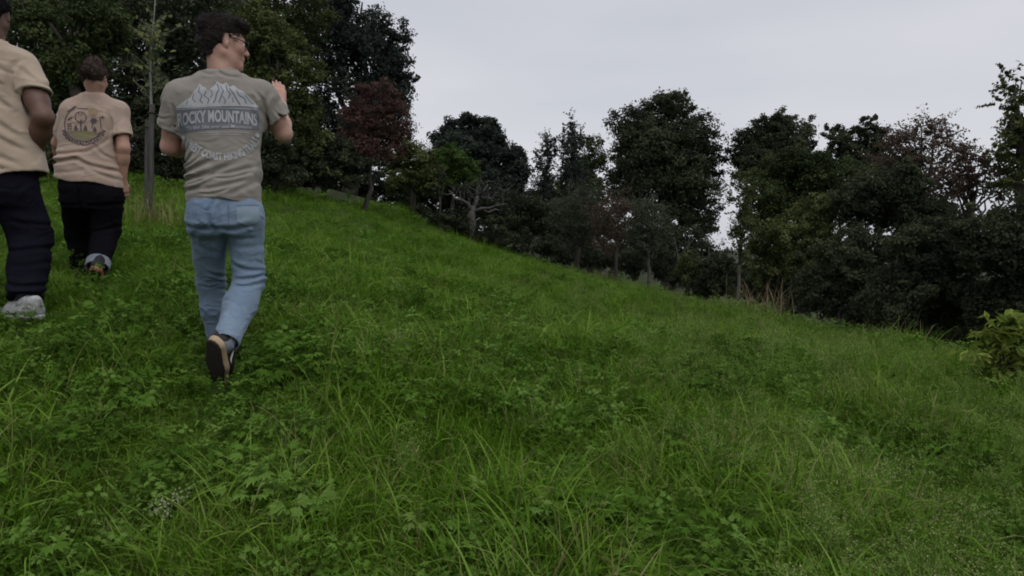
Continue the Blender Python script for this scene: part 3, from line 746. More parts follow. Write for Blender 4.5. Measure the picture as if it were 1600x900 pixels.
def build_meadow():
    rng = np.random.default_rng(2024)
    protos = []
    for k in range(5):    # soft fine grass
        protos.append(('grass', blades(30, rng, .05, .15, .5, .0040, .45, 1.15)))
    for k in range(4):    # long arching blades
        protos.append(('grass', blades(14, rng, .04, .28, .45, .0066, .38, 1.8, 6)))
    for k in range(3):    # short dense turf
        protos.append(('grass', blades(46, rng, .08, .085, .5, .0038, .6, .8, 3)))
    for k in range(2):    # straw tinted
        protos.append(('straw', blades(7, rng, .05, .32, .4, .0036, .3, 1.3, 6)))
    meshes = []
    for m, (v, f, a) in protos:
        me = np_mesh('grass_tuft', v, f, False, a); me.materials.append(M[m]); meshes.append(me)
    cg = proto_collection('grass_tuft', meshes)
    x, y = spots(120000, rng, power=1.0)
    ok = clear_feet(x, y) & ((field(x, y, 5.5, 77) > -.55) | (rng.random(len(x)) < .25) | (y > 9)); x, y = x[ok], y[ok]
    lush = field(x, y, 1.5, 3); long_ = field(x, y, .9, 4)
    far = np.clip((y - 7) / 12, 0, 1)
    r = rng.random(len(x))
    idx = np.where(r < .50, rng.integers(0, 5, len(x)), np.where(r < .72, rng.integers(5, 9, len(x)), rng.integers(9, 12, len(x))))
    idx = np.where((long_ > .35) & (rng.random(len(x)) < .5) & (idx < 5), rng.integers(5, 9, len(x)), idx)
    idx = np.where((long_ < -.5) & (idx >= 5) & (idx < 9) & (rng.random(len(x)) < .8), rng.integers(0, 5, len(x)), idx)
    idx = np.where((far > .3) & (idx >= 5) & (idx < 9) & (rng.random(len(x)) < far), rng.integers(0, 5, len(x)), idx)
    idx = np.where(rng.random(len(x)) < .035, rng.integers(12, 14, len(x)), idx)
    scl = rng.uniform(.65, 1.15, len(x)) * (1 + .25 * lush) * (1 + .018 * np.maximum(y - 8, 0))
    scl = np.where((idx >= 5) & (idx < 9), scl * (1 - .35 * far), scl)
    scl *= (.84 + .42 * field(x, y, 4.0, 31)) * trodden(x, y) * (1 + .15 * np.clip((4.2 - y) / 2, 0, 1))
    z = ground_z(x, y) - .01
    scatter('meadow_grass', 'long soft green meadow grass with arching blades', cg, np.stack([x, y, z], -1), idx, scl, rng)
    # herbs in patches
    meshes = []
    for k in range(6):
        v, f, a = herb(rng, 18 if k < 3 else 26, (.14, .18, .22, .11, .15, .19)[k], (.030, .038, .046, .024, .030, .036)[k])
        me = np_mesh('herb_plant', v, f, False, a); me.materials.append(M['herb']); meshes.append(me)
    for k in range(3):    # rosettes of lance shaped leaves
        v, f, a = blades(11, rng, .012, (.12, .17, .22)[k], .35, (.018, .022, .026)[k], .75, .9, 5)
        me = np_mesh('herb_plant', v, f, False, a); me.materials.append(M['herb']); meshes.append(me)
    for k in range(2):    # collapsed dead stalks
        v, f, a = blades(8, rng, .06, .22, .4, .005, 1.0, .8, 5)
        me = np_mesh('herb_plant', v, f, False, a); me.materials.append(M['straw']); meshes.append(me)
    ch = proto_collection('herb_plant', meshes)
    x, y = spots(38000, rng, 24, 1.0)
    dens = .7 * field(x, y, 1.9, 9) + .8 * field(x, y, 6.0, 10)
    p350 = np.hypot(x + 1.15, y - 3.6); p2 = np.hypot(x + .4, y - 4.3)
    keep = (dens + .9 * np.exp(-(p350 / .55) ** 2) + .6 * np.exp(-(p2 / .6) ** 2) + .2 * (x < -1)) - .25 * np.clip((3.3 - y) / .8, 0, 1) > rng.uniform(-.55, 1.05, len(x))
    keep &= clear_feet(x, y, .10)
    x, y = x[keep], y[keep]
    scatter('meadow_herbs', 'patches of cut-leaved green herbs among the grass', ch, np.stack([x, y, ground_z(x, y) - .01], -1), rng.choice(11, len(x), p=[.1, .1, .1, .1, .1, .1, .1, .1, .08, .06, .06]), rng.uniform(.35, 1.1, len(x)) * (.35 + .65 * trodden(x, y)), rng, .25)
    # pale airy flower heads, mostly lower right
    meshes = []
    for k in range(4):
        A, B = umbel(rng, (4, 6, 8, 5)[k], (.25, .29, .22, .33)[k])
        meshes.append(two_mat_mesh('flower_stem', A, B, M['herb'], M['flower']))
    cf = proto_collection('flower_stem', meshes)
    x, y = spots(11000, rng, 20, 1.0)
    dens = .7 * field(x, y, 2.2, 15) + .5 * field(x, y, 6.0, 16) + .9 * np.clip((x - .2) / 1.6, -.9, 1) - .25
    keep = (dens > rng.uniform(-.1, 1.5, len(x))) & clear_feet(x, y, .2)
    x, y = x[keep], y[keep]
    scatter('meadow_flowers', 'airy stems of tiny pale flowers scattered through the grass', cf, np.stack([x, y, ground_z(x, y) - .01], -1), rng.integers(0, 4, len(x)), rng.uniform(.7, 1.15, len(x)), rng, .15)
    # ragged fringe where the meadow meets the bushes
    seg = np.diff(_edge, axis=0); L = np.hypot(seg[:, 0], seg[:, 1]); n = 5200
    k = rng.choice(len(seg), n, p=L / L.sum()); t = rng.random((n, 1))
    q = _edge[k] + seg[k] * t + rng.normal(0, .38, (n, 2))
    ragged = field(q[:, 0], q[:, 1], 1.6, 41)
    ok = (ragged > rng.uniform(-.9, .6, n)) & (q[:, 1] > 6.5); q, ragged = q[ok], ragged[ok]
    i_ = np.where(rng.random(len(q)) < .14, rng.integers(12, 14, len(q)), rng.integers(5, 9, len(q)))
    scatter('fringe_grass', 'taller ragged grass along the edge of the meadow', cg, np.stack([q[:, 0], q[:, 1], ground_z(q[:, 0], q[:, 1]) - .02], -1), i_, rng.uniform(.8, 1.5, len(q)) * (1 + .5 * ragged), rng, .2)
    q = _edge[k] + seg[k] * t + rng.normal(.15, .45, (n, 2)); q = q[(rng.random(n) < .6) & (q[:, 1] > 8.5)]
    scatter('fringe_weeds', 'leafy weeds along the edge of the meadow', ch, np.stack([q[:, 0], q[:, 1], ground_z(q[:, 0], q[:, 1]) - .02], -1), rng.integers(0, 9, len(q)), rng.uniform(.8, 1.7, len(q)), rng, .2)
build_meadow()

def clump_thing(name, label, cat, px, d, n, h, width, mat, seed, spread=.12, th0=.4, bend=.9, part='blades'):
    rng = np.random.default_rng(seed)
    b = on_ground(px, d)
    v, f, a = blades(n, rng, spread, h, .45, width, th0, bend, 6)
    o = link(name, np_mesh(name, v, f, False, a), mat=M[mat], loc=b)
    return tag(o, label, cat)
clump_thing('dry_grass_clump', 'straw brown clump of dead stalks at the foot of the hedge', 'grass clump', 1190, 15.0, 140, .85, .012, 'dry', 3, .32, .5, .7)
clump_thing('dry_grass_clump', 'small pale tuft of dead grass under the apple trees', 'grass clump', 940, 23.0, 110, .6, .014, 'dry', 4, .45, .3, .5)
clump_thing('weed_clump', 'tall brownish green weeds round the foot of the stakes', 'weeds', 246, 8.7, 150, .48, .006, 'straw', 5, .20, .25, .6)

M['blossom_white'] = leaf_mat('white_blossom', (0.16, 0.20, 0.08), (0.25, 0.28, 0.14), (0.38, 0.40, 0.26), transl=.2, patch=1.0)
def flower_stalk():
    rng = np.random.default_rng(12)
    b = on_ground(262, 2.40)
    root = empty('flowering_herb', b)
    tag(root, 'tall white flowering herb standing alone in the grass at lower left', 'flower')
    top = P(262, 786, 2.36) - b
    T = Tubes()
    T.add(curve_pts([0, 0, 0], top, 0, rng, 7, .01), np.linspace(.0026, .0014, 7), 5)
    tips = []
    for k in range(11):
        s = top * rng.uniform(.45, 1.0); e = s + np.array([rng.normal(0, .03), rng.normal(0, .03), rng.uniform(.005, .03)])
        T.add(curve_pts(s, e, .1, rng, 4, .03), [.0013, .0012, .001, .0008], 4); tips.append(e)
    tips.append(top)
    link('stem', T.mesh('stem'), root, M['herb'])
    c = np.concatenate([t + rng.normal(0, .009, (16, 3)) for t in tips])
    v, f = leaf_quads(c, nrm(rng.normal(size=(len(c), 3)) + [0, -.3, .6]), rng.uniform(.006, .011, len(c)), rng, .8, .1)
    link('blossom', np_mesh('blossom', v, f, False, rng.uniform(.5, 1, len(c))), root, M['blossom_white'])
flower_stalk()

def leafy_plant(label, px, d, n, h, ls, seed):
    rng = np.random.default_rng(seed)
    b = on_ground(px, d)
    parts = []
    for k in range(n):
        v, f, a = herb(rng, 14, h * rng.uniform(.7, 1.1), ls)
        o_ = np.array([rng.normal(0, .11), rng.normal(0, .11), 0])
        o_[2] = ground_z(b[0] + o_[0], b[1] + o_[1])[0] - b[2]
        parts.append((v + o_, f, np.clip(a + .15, 0, 1)))
    v, f, a = join(parts)
    o = link('leafy_plant', np_mesh('leafy_plant', v, f, False, a), mat=M['herb'], loc=b)
    return tag(o, label, 'plant', 'leafy plants standing out of the grass')
leafy_plant('bushy cut-leaved plant just right of the raised shoe of the man in jeans', 462, 3.55, 12, .25, .062, 1)
leafy_plant('pale leafy plant further up the slope behind the bushy one by the shoe', 485, 4.2, 6, .20, .055, 2)
leafy_plant('cut-leaved plant low in the middle foreground grass, cut by the bottom edge', 775, 2.36, 5, .17, .075, 3)
leafy_plant('leafy plant at the bottom edge right of the white flowering herb', 420, 2.40, 5, .17, .07, 4)
leafy_plant('leafy plant cut by the bottom edge in the right half of the meadow', 920, 2.5, 5, .18, .07, 5)

# ------------------------------------------------------------------ people: soft bodies grown from distance fields
class Field:
    def __init__(self, lo, hi, h):
        self.lo = np.asarray(lo, float); self.h = h
        self.n = np.ceil((np.asarray(hi, float) - self.lo) / h).astype(int) + 1
        self.d = np.full(self.n, 0.5, np.float32)
        self.ax = [self.lo[i] + h * np.arange(self.n[i]) for i in range(3)]
    def _win(self, lo, hi):
        s = []
        for i in range(3):
            a = int(np.clip(np.floor((lo[i] - self.lo[i]) / self.h), 0, self.n[i]))
            b = int(np.clip(np.ceil((hi[i] - self.lo[i]) / self.h) + 1, 0, self.n[i]))
            if b <= a: return None
            s.append(slice(a, b))
        return tuple(s)
    def _pts(self, s):
        X, Y, Z = np.meshgrid(self.ax[0][s[0]], self.ax[1][s[1]], self.ax[2][s[2]], indexing='ij')
        return np.stack([X, Y, Z], -1)
    def put(self, fn, lo, hi, k=0.02, mode='add'):
        pad = k + 0.03
        s = self._win(np.asarray(lo) - pad, np.asarray(hi) + pad)
        if s is None: return
        v = fn(self._pts(s)).astype(np.float32); D = self.d[s]
        if mode == 'add':
            if k > 0:
                t = np.clip(.5 + .5 * (D - v) / k, 0, 1); self.d[s] = D * (1 - t) + v * t - k * t * (1 - t)
            else: self.d[s] = np.minimum(D, v)
        elif mode == 'cut':
            v = -v
            if k > 0:
                t = np.clip(.5 - .5 * (D - v) / k, 0, 1); self.d[s] = D * (1 - t) + v * t + k * t * (1 - t)
            else: self.d[s] = np.maximum(D, v)
        else: self.d[s] = D + v
    # primitives
    def cone(self, a, b, ra, rb, k=0.02, mode='add', flat=None, fs=1.0, clip=None):
        a, b = np.asarray(a, float), np.asarray(b, float); ab = b - a; L2 = max(ab @ ab, 1e-9)
        def fn(p):
            q = p - a; t = np.clip((q @ ab) / L2, 0, 1)
            q = q - t[..., None] * ab
            if flat is not None:
                c = q @ flat; q = q + c[..., None] * flat * (1 / fs - 1)
            v = np.sqrt((q ** 2).sum(-1)) - (ra + (rb - ra) * t)
            if flat is not None: v = v * (0.5 + 0.5 * fs)
            if clip is not None:
                for c0, cn in clip: v = np.maximum(v, (p - c0) @ cn)
            return v
        r = max(ra, rb)
        self.put(fn, np.minimum(a, b) - r, np.maximum(a, b) + r, k, mode)
    def ell(self, c, R, rad, k=0.02, mode='add'):
        """ellipsoid: rows of R are its axes"""
        c, R, rad = np.asarray(c, float), np.asarray(R, float), np.asarray(rad, float)
        def fn(p):
            q = (p - c) @ R.T
            k0 = np.sqrt(((q / rad) ** 2).sum(-1)); k1 = np.sqrt(((q / rad ** 2) ** 2).sum(-1))
            return k0 * (k0 - 1) / np.maximum(k1, 1e-6)
        m = rad.max()
        self.put(fn, c - m, c + m, k, mode)
    def loft(self, sec, R2, k=0.03, ex=2.3, mode='add', zlo=None):
        """stack of ovals: sec rows (z, cx, cy, half width, half depth); R2 = unit width axis (x, y)"""
        sec = np.asarray(sorted(sec, key=lambda r: r[0]), float); w = nrm(np.asarray(R2, float)); dp = np.array([-w[1], w[0]])
        def fn(p):
            z = np.clip(p[..., 2], sec[0, 0], sec[-1, 0])
            g = [np.interp(z, sec[:, 0], sec[:, i]) for i in range(1, 5)]
            qx, qy = p[..., 0] - g[0], p[..., 1] - g[1]
            u = np.abs(qx * w[0] + qy * w[1]) / g[2]; v = np.abs(qx * dp[0] + qy * dp[1]) / g[3]
            rr = (u ** ex + v ** ex) ** (1 / ex)
            d = (rr - 1) * np.minimum(g[2], g[3])
            dz = np.maximum(np.maximum(sec[0, 0] - p[..., 2], p[..., 2] - sec[-1, 0]), 0)
            return np.where(dz > 0, np.sqrt(np.maximum(d, 0) ** 2 + dz ** 2), d)
        m = sec[:, 3:].max()
        self.put(fn, [sec[:, 1].min() - m, sec[:, 2].min() - m, sec[0, 0]], [sec[:, 1].max() + m, sec[:, 2].max() + m, sec[-1, 0]], k, mode)
    def everywhere(self, fn, band=0.04):
        m = np.abs(self.d) < band
        i = np.argwhere(m)
        p = self.lo + i * self.h
        self.d[m] += fn(p).astype(np.float32)
    def clip(self, fn):
        s = tuple(slice(0, n) for n in self.n)
        # in slabs to spare memory
        for a in range(0, self.n[0], 40):
            t = (slice(a, min(a + 40, self.n[0])), s[1], s[2])
            self.d[t] = np.maximum(self.d[t], fn(self._pts(t)).astype(np.float32))
    def mesh(self, origin, name, smooth=1):
        v, f = surface_nets(self.d, self.lo, self.h)
        if smooth: v = relax(v, f, smooth)
        return np_mesh(name, v - origin, f, True)

def surface_nets(d, lo, h):
    s = d < 0
    nx, ny, nz = d.shape
    cnt = np.zeros((nx - 1, ny - 1, nz - 1), np.int8)
    corners = [(i, j, k) for i in (0, 1) for j in (0, 1) for k in (0, 1)]
    for i, j, k in corners: cnt += s[i:nx - 1 + i, j:ny - 1 + j, k:nz - 1 + k]
    act = (cnt > 0) & (cnt < 8)
    idx = np.argwhere(act)
    acc = np.zeros((len(idx), 3)); num = np.zeros(len(idx))
    for ax in range(3):
        o = [a for a in range(3) if a != ax]
        for p in (0, 1):
            for q in (0, 1):
                c0 = np.zeros(3, int); c0[o[0]] = p; c0[o[1]] = q; c1 = c0.copy(); c1[ax] = 1
                i0, i1 = idx + c0, idx + c1
                d0 = d[i0[:, 0], i0[:, 1], i0[:, 2]].astype(float); d1 = d[i1[:, 0], i1[:, 1], i1[:, 2]].astype(float)
                x = (d0 < 0) != (d1 < 0)
                t = np.where(x, d0 / np.where(x, d0 - d1, 1), 0)
                acc[x] += (c0 + t[:, None] * (c1 - c0))[x]; num[x] += 1
    v = lo + (idx + acc / np.maximum(num, 1)[:, None]) * h
    vm = np.full(cnt.shape, -1, np.int32); vm[act] = np.arange(len(idx))
    F = []
    for ax in range(3):
        b, c = (ax + 1) % 3, (ax + 2) % 3
        sl0 = [slice(None)] * 3; sl1 = [slice(None)] * 3
        sl0[ax] = slice(0, -1); sl1[ax] = slice(1, None)
        for o in (b, c): sl0[o] = slice(1, -1); sl1[o] = slice(1, -1)
        A, B = s[tuple(sl0)], s[tuple(sl1)]
        e = np.argwhere(A != B)
        if not len(e): continue
        fl = A[tuple(e.T)]
        e[:, b] += 1; e[:, c] += 1
        def at(db, dc):
            q = e.copy(); q[:, b] += db; q[:, c] += dc
            return vm[q[:, 0], q[:, 1], q[:, 2]]
        quad = np.stack([at(-1, -1), at(0, -1), at(0, 0), at(-1, 0)], -1)
        quad[~fl] = quad[~fl][:, ::-1]
        F.append(quad)
    F = np.concatenate(F)
    return v, F[(F >= 0).all(1)]

def relax(v, f, it):
    e = np.concatenate([f[:, [0, 1]], f[:, [1, 2]], f[:, [2, 3]], f[:, [3, 0]]])
    for _ in range(it):
        a = np.zeros_like(v); n = np.zeros(len(v))
        for x, y in ((0, 1), (1, 0)):
            for ch in range(3): a[:, ch] += np.bincount(e[:, x], v[e[:, y], ch], len(v))
            n += np.bincount(e[:, x], minlength=len(v))
        v = v * .5 + a / np.maximum(n, 1)[:, None] * .5
    return v

def wrinkles(seed, freq, amp, squash=(1, 1, 1)):
    """soft irregular cloth relief: warped ridges"""
    r = np.random.default_rng(seed)
    W = [(r.normal(size=3) * freq * np.array(squash), r.uniform(0, 6.28), r.uniform(.5, 1)) for _ in range(7)]
    U = [(r.normal(size=3) * freq * .5, r.uniform(0, 6.28)) for _ in range(3)]
    def fn(p):
        w = sum(np.sin(p @ k + f) for k, f in U) * .8
        return amp * sum(a * np.sin(p @ k + f + w) for k, f, a in W) / 3.0
    return fn

def creases(lines, d, face=None):
    """fold lines given as photo pixels at depth d: (x1, y1, x2, y2, depth, width); groove with a raised lip below it"""
    L = []
    for x1, y1, x2, y2, amp, wid in lines:
        a, b = P(x1, y1, d)[[0, 2]], P(x2, y2, d)[[0, 2]]
        L.append((a, b, amp, wid))
    def fn(p):
        q = p[:, [0, 2]]; o = np.zeros(len(p))
        side = np.ones(len(p)) if face is None else np.clip((face - p[:, 1]) / .05 + .5, 0, 1)
        for a, b, amp, wid in L:
            ab = b - a; t = ((q - a) @ ab) / (ab @ ab); tc_ = np.clip(t, 0, 1)
            n = np.array([-ab[1], ab[0]]) / np.linalg.norm(ab)
            bow = np.sin(tc_ * math.pi) * .012
            dist = (q - a) @ n + bow
            end = np.exp(-(np.maximum(np.abs(t - .5) - .35, 0) / .18) ** 2)
            o += end * amp * (np.exp(-(dist / wid) ** 2) - .8 * np.exp(-((dist - 1.8 * wid) / (1.3 * wid)) ** 2) - .5 * np.exp(-((dist + 1.8 * wid) / (1.3 * wid)) ** 2))
        return o * side
    return fn

def head_axes(yaw, pitch=0.0, roll=0.0):
    """rows F (face), U (up), R (the person's right); yaw from +Y towards +X, pitch down positive"""
    F = np.array([math.sin(yaw) * math.cos(pitch), math.cos(yaw) * math.cos(pitch), -math.sin(pitch)])
    R = np.array([math.cos(yaw), -math.sin(yaw), 0]); U = np.cross(R, F)
    R2 = R * math.cos(roll) + U * math.sin(roll); U2 = np.cross(R2, F)
    return np.array([F, U2, R2])

def add_head(g, c, A, s=1.0, ear=True):
    """skull, face with brow, eye hollows, nose, lips, chin and ears, in head axes A about c"""
    def w(f, u, r): return c + s * (f * A[0] + u * A[1] + r * A[2])
    g.ell(w(-.012, .030, 0), A, np.array([.098, .088, .076]) * s, 0)
    g.ell(w(.034, -.034, 0), A, np.array([.060, .084, .059]) * s, .03)
    for q in (-1, 1):
        g.cone(w(-.012, -.058, .054 * q), w(.062, -.104, .018 * q), .019 * s, .017 * s, .03)
        g.ell(w(.062, -.022, .042 * q), A, np.array([.024, .022, .020]) * s, .02)
    g.cone(w(.074, -.104, -.010), w(.074, -.104, .010), .019 * s, .019 * s, .025)
    g.cone(w(.080, .022, -.030), w(.080, .022, .030), .013 * s, .013 * s, .015)
    for q in (-1, 1): g.ell(w(.100, .002, .031 * q), A, np.array([.016, .013, .018]) * s, .012, 'cut')
    g.cone(w(.090, .010, 0), w(.113, -.030, 0), .008 * s, .0125 * s, .010)
    for q in (-1, 1): g.ell(w(.102, -.036, .012 * q), A, np.array([.010, .008, .008]) * s, .006)
    g.cone(w(.091, -.062, -.020), w(.091, -.062, .020), .0075 * s, .0075 * s, .008)
    g.cone(w(.089, -.074, -.017), w(.089, -.074, .017), .0080 * s, .0080 * s, .008)
    g.cone(w(.101, -.068, -.022), w(.101, -.068, .022), .0028 * s, .0028 * s, .004, 'cut')
    if ear:
        for q in (-1, 1):
            B = np.array([A[0] * math.cos(.35) + A[2] * q * -math.sin(.35) * -1, A[1], A[2] * math.cos(.35) - A[0] * q * math.sin(.35)]); B[0] = np.cross(B[1], B[2]) * 1
            g.ell(w(-.010, -.004, .077 * q), B, np.array([.017, .031, .0075]) * s, .006)
            g.ell(w(-.004, .000, .086 * q), B, np.array([.009, .017, .006]) * s, .005, 'cut')
            g.ell(w(-.004, -.030, .074 * q), B, np.array([.008, .009, .006]) * s, .006)
    return w

def hand(g, wrist, fwd, palm_n, thumb_side, s=1.0, curl=.25, spread=.06, k=.006):
    """palm, four unequal bent fingers and a thumb leaving the side of the palm"""
    fwd = nrm(np.asarray(fwd, float)); pn = np.asarray(palm_n, float); pn = nrm(pn - fwd * (pn @ fwd))
    lat = np.cross(fwd, pn); lat = lat if lat @ np.asarray(thumb_side, float) > 0 else -lat
    W = np.asarray(wrist, float)
    for q in (-.024, -.008, .009, .025):
        g.cone(W + lat * q * .7 * s + fwd * .012 * s, W + (fwd * .086 + lat * q) * s, .017 * s, .0135 * s, .016)
    for q, ln, rr, cu in ((.028, .070, .0092, curl), (.0095, .079, .0095, curl * .85), (-.009, .073, .0092, curl), (-.026, .057, .0082, curl * 1.3)):
        b = W + (fwd * .088 + lat * q) * s; a = spread * q / .028; d = fwd * math.cos(a) + lat * math.sin(a); ang = cu * .5
        for j, fr in enumerate((.45, .31, .24)):
            dd = d * math.cos(ang) + pn * math.sin(ang)
            e = b + dd * ln * fr * s
            g.cone(b, e, rr * (1 - .12 * j) * s, rr * (1 - .12 * (j + 1)) * s, k)
            b = e; ang += cu
    b = W + (fwd * .026 + lat * .026 + pn * .006) * s
    for j, (ln, rr, sp) in enumerate(((.042, .0125, .75), (.032, .0105, .45), (.026, .0092, .25))):
        dd = nrm(fwd * math.cos(sp) + lat * math.sin(sp) + pn * .25 * (j + .4))
        e = b + dd * ln * s
        g.cone(b, e, rr * s, rr * .9 * s, .012 if j == 0 else .006); b = e

def bounds(pts, pad):
    p = np.array(pts); return p.min(0) - pad, p.max(0) + pad

def part_mesh(g, root, loc, name, mat, smooth=1):
    return link(name, g.mesh(loc, name, smooth), root, mat)

def make_shoe(root, loc, heel, toe, up, mats, s=1.0, width=.048, stripe=False, seed=1):
    """trainer from heel to toe, 'up' points out of the opening; upper, sole and laces"""
    heel, toe = np.asarray(heel, float), np.asarray(toe, float)
    f = nrm(toe - heel); u = np.asarray(up, float); u = nrm(u - f * (u @ f)); r = np.cross(f, u); L = np.linalg.norm(toe - heel)
    def w(a, b, c): return heel + f * a * L + u * b + r * c
    lo, hi = bounds([w(-.1, -.04, -.07), w(1.1, .13, .07), w(-.1, .13, .07), w(1.1, -.04, -.07), w(0, .13, -.07), w(1, .13, .07)], .03)
    g = Field(lo, hi, .004)
    g.cone(w(.10, .035, 0), w(.10, .085, 0), width * .78, width * .72, .02)
    g.cone(w(.12, .035, 0), w(.55, .030, .003), width * .80, width * .95, .03, flat=u, fs=.85)
    g.cone(w(.50, .028, .003), w(.86, .022, .006), width * .98, width * .80, .03, flat=u, fs=.62)
    g.cone(w(.22, .085, 0), w(.55, .058, .002), width * .62, width * .55, .03)
    g.cone(w(.02, .075, 0), w(.00, .100, 0), .016, .012, .015)
    g.cone(w(.14, .125, 0), w(.14, .085, 0), width * .50, width * .48, .008, 'cut')
    g.clip(lambda p: -((p - w(0, .008, 0)) @ u))
    up_o = part_mesh(g, root, loc, 'shoe', mats[0])
    g = Field(lo, hi, .004)
    g.cone(w(.10, .02, 0), w(.50, .02, .003), width * .86, width * 1.0, .02)
    g.cone(w(.50, .02, .003), w(.88, .02, .006), width * 1.02, width * .84, .02)
    g.clip(lambda p: np.maximum((p - w(0, .016, 0)) @ u, -((p - w(0, -.014, 0)) @ u)))
    part_mesh(g, up_o, loc, 'midsole', mats[1])
    g = Field(lo, hi, .004)
    g.cone(w(.11, .0, 0), w(.50, .0, .003), width * .80, width * .93, .02)
    g.cone(w(.50, .0, .003), w(.87, .0, .006), width * .95, width * .78, .02)
    tread = lambda p: .002 * np.sin(((p - heel) @ f) * 420)
    g.clip(lambda p: np.maximum((p - w(0, -.010, 0)) @ u, -((p - w(0, -.020, 0)) @ u) + tread(p)))
    part_mesh(g, up_o, loc, 'outsole', mats[2])
    T = Tubes()
    for k in range(4):
        a = .34 + k * .075
        h = .085 + .012 - (a - .30) * .07
        T.add(np.array([w(a, h - .012, -.024), w(a + .02, h + .003, -.008), w(a + .02, h + .003, .010), w(a, h - .012, .026)]), .0026, 5)
    link('laces', T.mesh('laces'), up_o, mats[3]).data.transform(Matrix.Translation(Vector(-loc)))
    if stripe:
        T = Tubes()
        for c in (-1, 1):
            T = Tubes()
            T.add(np.array([w(.26, .058, c * width * .86), w(.36, .030, c * width * .98), w(.48, .026, c * width * 1.02), w(.62, .036, c * width * .97), w(.74, .05, c * width * .80)]), [.002, .006, .007, .005, .002], 6)
            link('side_stripe', T.mesh('side_stripe'), up_o, mats[3]).data.transform(Matrix.Translation(Vector(-loc)))
    return up_o

def strands(root_o, me, loc, mat, n, rng, length, flow, keep, wid=.0016, lift=.5):
    """short hair locks growing from the hair surface"""
    nv = len(me.vertices); co = np.empty(nv * 3); me.vertices.foreach_get('co', co); co = co.reshape(-1, 3)
    no = np.empty(nv * 3); me.vertices.foreach_get('normal', no); no = no.reshape(-1, 3)
    k = np.where(keep(co + loc))[0]
    k = rng.choice(k, n); p, q = co[k], no[k]
    fl = flow(p + loc)
    fl = nrm(fl - q * (fl * q).sum(-1, keepdims=True))
    L = length * rng.uniform(.5, 1.3, (n, 1))
    d1 = nrm(fl + q * lift * rng.uniform(.3, 1.6, (n, 1)) + rng.normal(0, .25, (n, 3)))
    d2 = nrm(d1 + fl * .5 + np.array([0, 0, -.35]))
    sv = nrm(np.cross(d1, q)) * wid
    a = p - q * .002; b = a + d1 * L * .55; c = b + d2 * L * .45
    v = np.stack([a - sv, a + sv, b + sv * .8, b - sv * .8, c + sv * .2, c - sv * .2], 1).reshape(-1, 3)
    i = np.arange(n)[:, None] * 6
    f = np.concatenate([i + np.array([0, 1, 2, 3]), i + np.array([3, 2, 4, 5])])
    return link('hair_strands', np_mesh('hair_strands', v, f, True), root_o, mat)

class Print2D:
    """flat artwork collected as 2-D triangles and laid onto cloth"""
    def __init__(self): self.tri = []
    def poly(self, pts):
        bm = bmesh.new(); vs = [bm.verts.new((x, y, 0)) for x, y in pts]
        bm.faces.new(vs); bmesh.ops.triangulate(bm, faces=bm.faces[:])
        self.tri += [[(v.co.x, v.co.y) for v in f.verts] for f in bm.faces]; bm.free(); return self
    def line(self, pts, w):
        pts = [np.array(p, float) for p in pts]
        for a, b in zip(pts[:-1], pts[1:]):
            d = b - a; L = np.hypot(*d)
            if L < 1e-6: continue
            n = np.array([-d[1], d[0]]) / L * w / 2; e = d / L * w * .25
            q = [a - e + n, a - e - n, b + e - n, b + e + n]
            self.tri += [[tuple(q[0]), tuple(q[1]), tuple(q[2])], [tuple(q[0]), tuple(q[2]), tuple(q[3])]]
        return self
    def disc(self, x, y, r, n=18):
        return self.poly([(x + r * math.cos(t), y + r * math.sin(t)) for t in np.linspace(0, 2 * math.pi, n, endpoint=False)])
    def text(self, s, height, width, place, bold=.012, shear=0.0, spacing=1.0):
        cu = bpy.data.curves.new('lettering', 'FONT'); cu.body = s; cu.size = 1.0; cu.offset = bold; cu.shear = shear; cu.space_character = spacing
        cu.resolution_u = 3
        o = bpy.data.objects.new('lettering', cu); COL.objects.link(o)
        dg = bpy.context.evaluated_depsgraph_get()
        me = bpy.data.meshes.new_from_object(o.evaluated_get(dg))
        co = np.array([v.co[:2] for v in me.vertices]); me.calc_loop_triangles()
        tr = [tuple(t.vertices) for t in me.loop_triangles]
        bpy.data.objects.remove(o); bpy.data.curves.remove(cu); bpy.data.meshes.remove(me)
        mn, mx = co.min(0), co.max(0)
        u = (co[:, 0] - mn[0]) / (mx[0] - mn[0]); v = (co[:, 1] - mn[1]) / (mx[1] - mn[1])
        # subdivide in letter space before bending
        T = [[(u[i] * width, v[i] * height) for i in t] for t in tr]
        T = split_tris(T, max(.012, height * .35))
        for t in T: self.tri.append([place(x / width, y) for x, y in t])
        return self
    def lay(self, name, cloth, cloth_loc, back, root, mat, center, wdir, offset=.0018, fine=.010):
        """project along -back onto the cloth mesh object; center is world point, wdir the width axis"""
        T = split_tris(self.tri, fine)
        pts = {}; V = []; F = []
        for t in T:
            f = []
            for q in t:
                k = (round(q[0], 5), round(q[1], 5))
                if k not in pts: pts[k] = len(V); V.append(k)
                f.append(pts[k])
            if len(set(f)) == 3: F.append(f)
        V = np.array(V); bvh = cloth_bvh(cloth)
        back = nrm(np.asarray(back, float)); wdir = nrm(np.asarray(wdir, float)); updir = np.array([0, 0, 1.0])
        out = np.empty((len(V), 3)); ok = np.ones(len(V), bool)
        for i, (x, y) in enumerate(V):
            o = center + wdir * x + updir * y + back * .5 - cloth_loc
            h = bvh.ray_cast(Vector(o), Vector(-back), 1.0)
            if h[0] is None: ok[i] = False; out[i] = 0; continue
            nn = np.array(h[1]); nn = nn if nn @ back > 0 else -nn
            out[i] = np.array(h[0]) + nrm(nn + back * .7) * offset
        F = np.array([f for f in F if ok[f].all()])
        o = link(name, np_mesh(name, out, F, True), root, mat)
        o['kind'] = 'stuff'
        return o

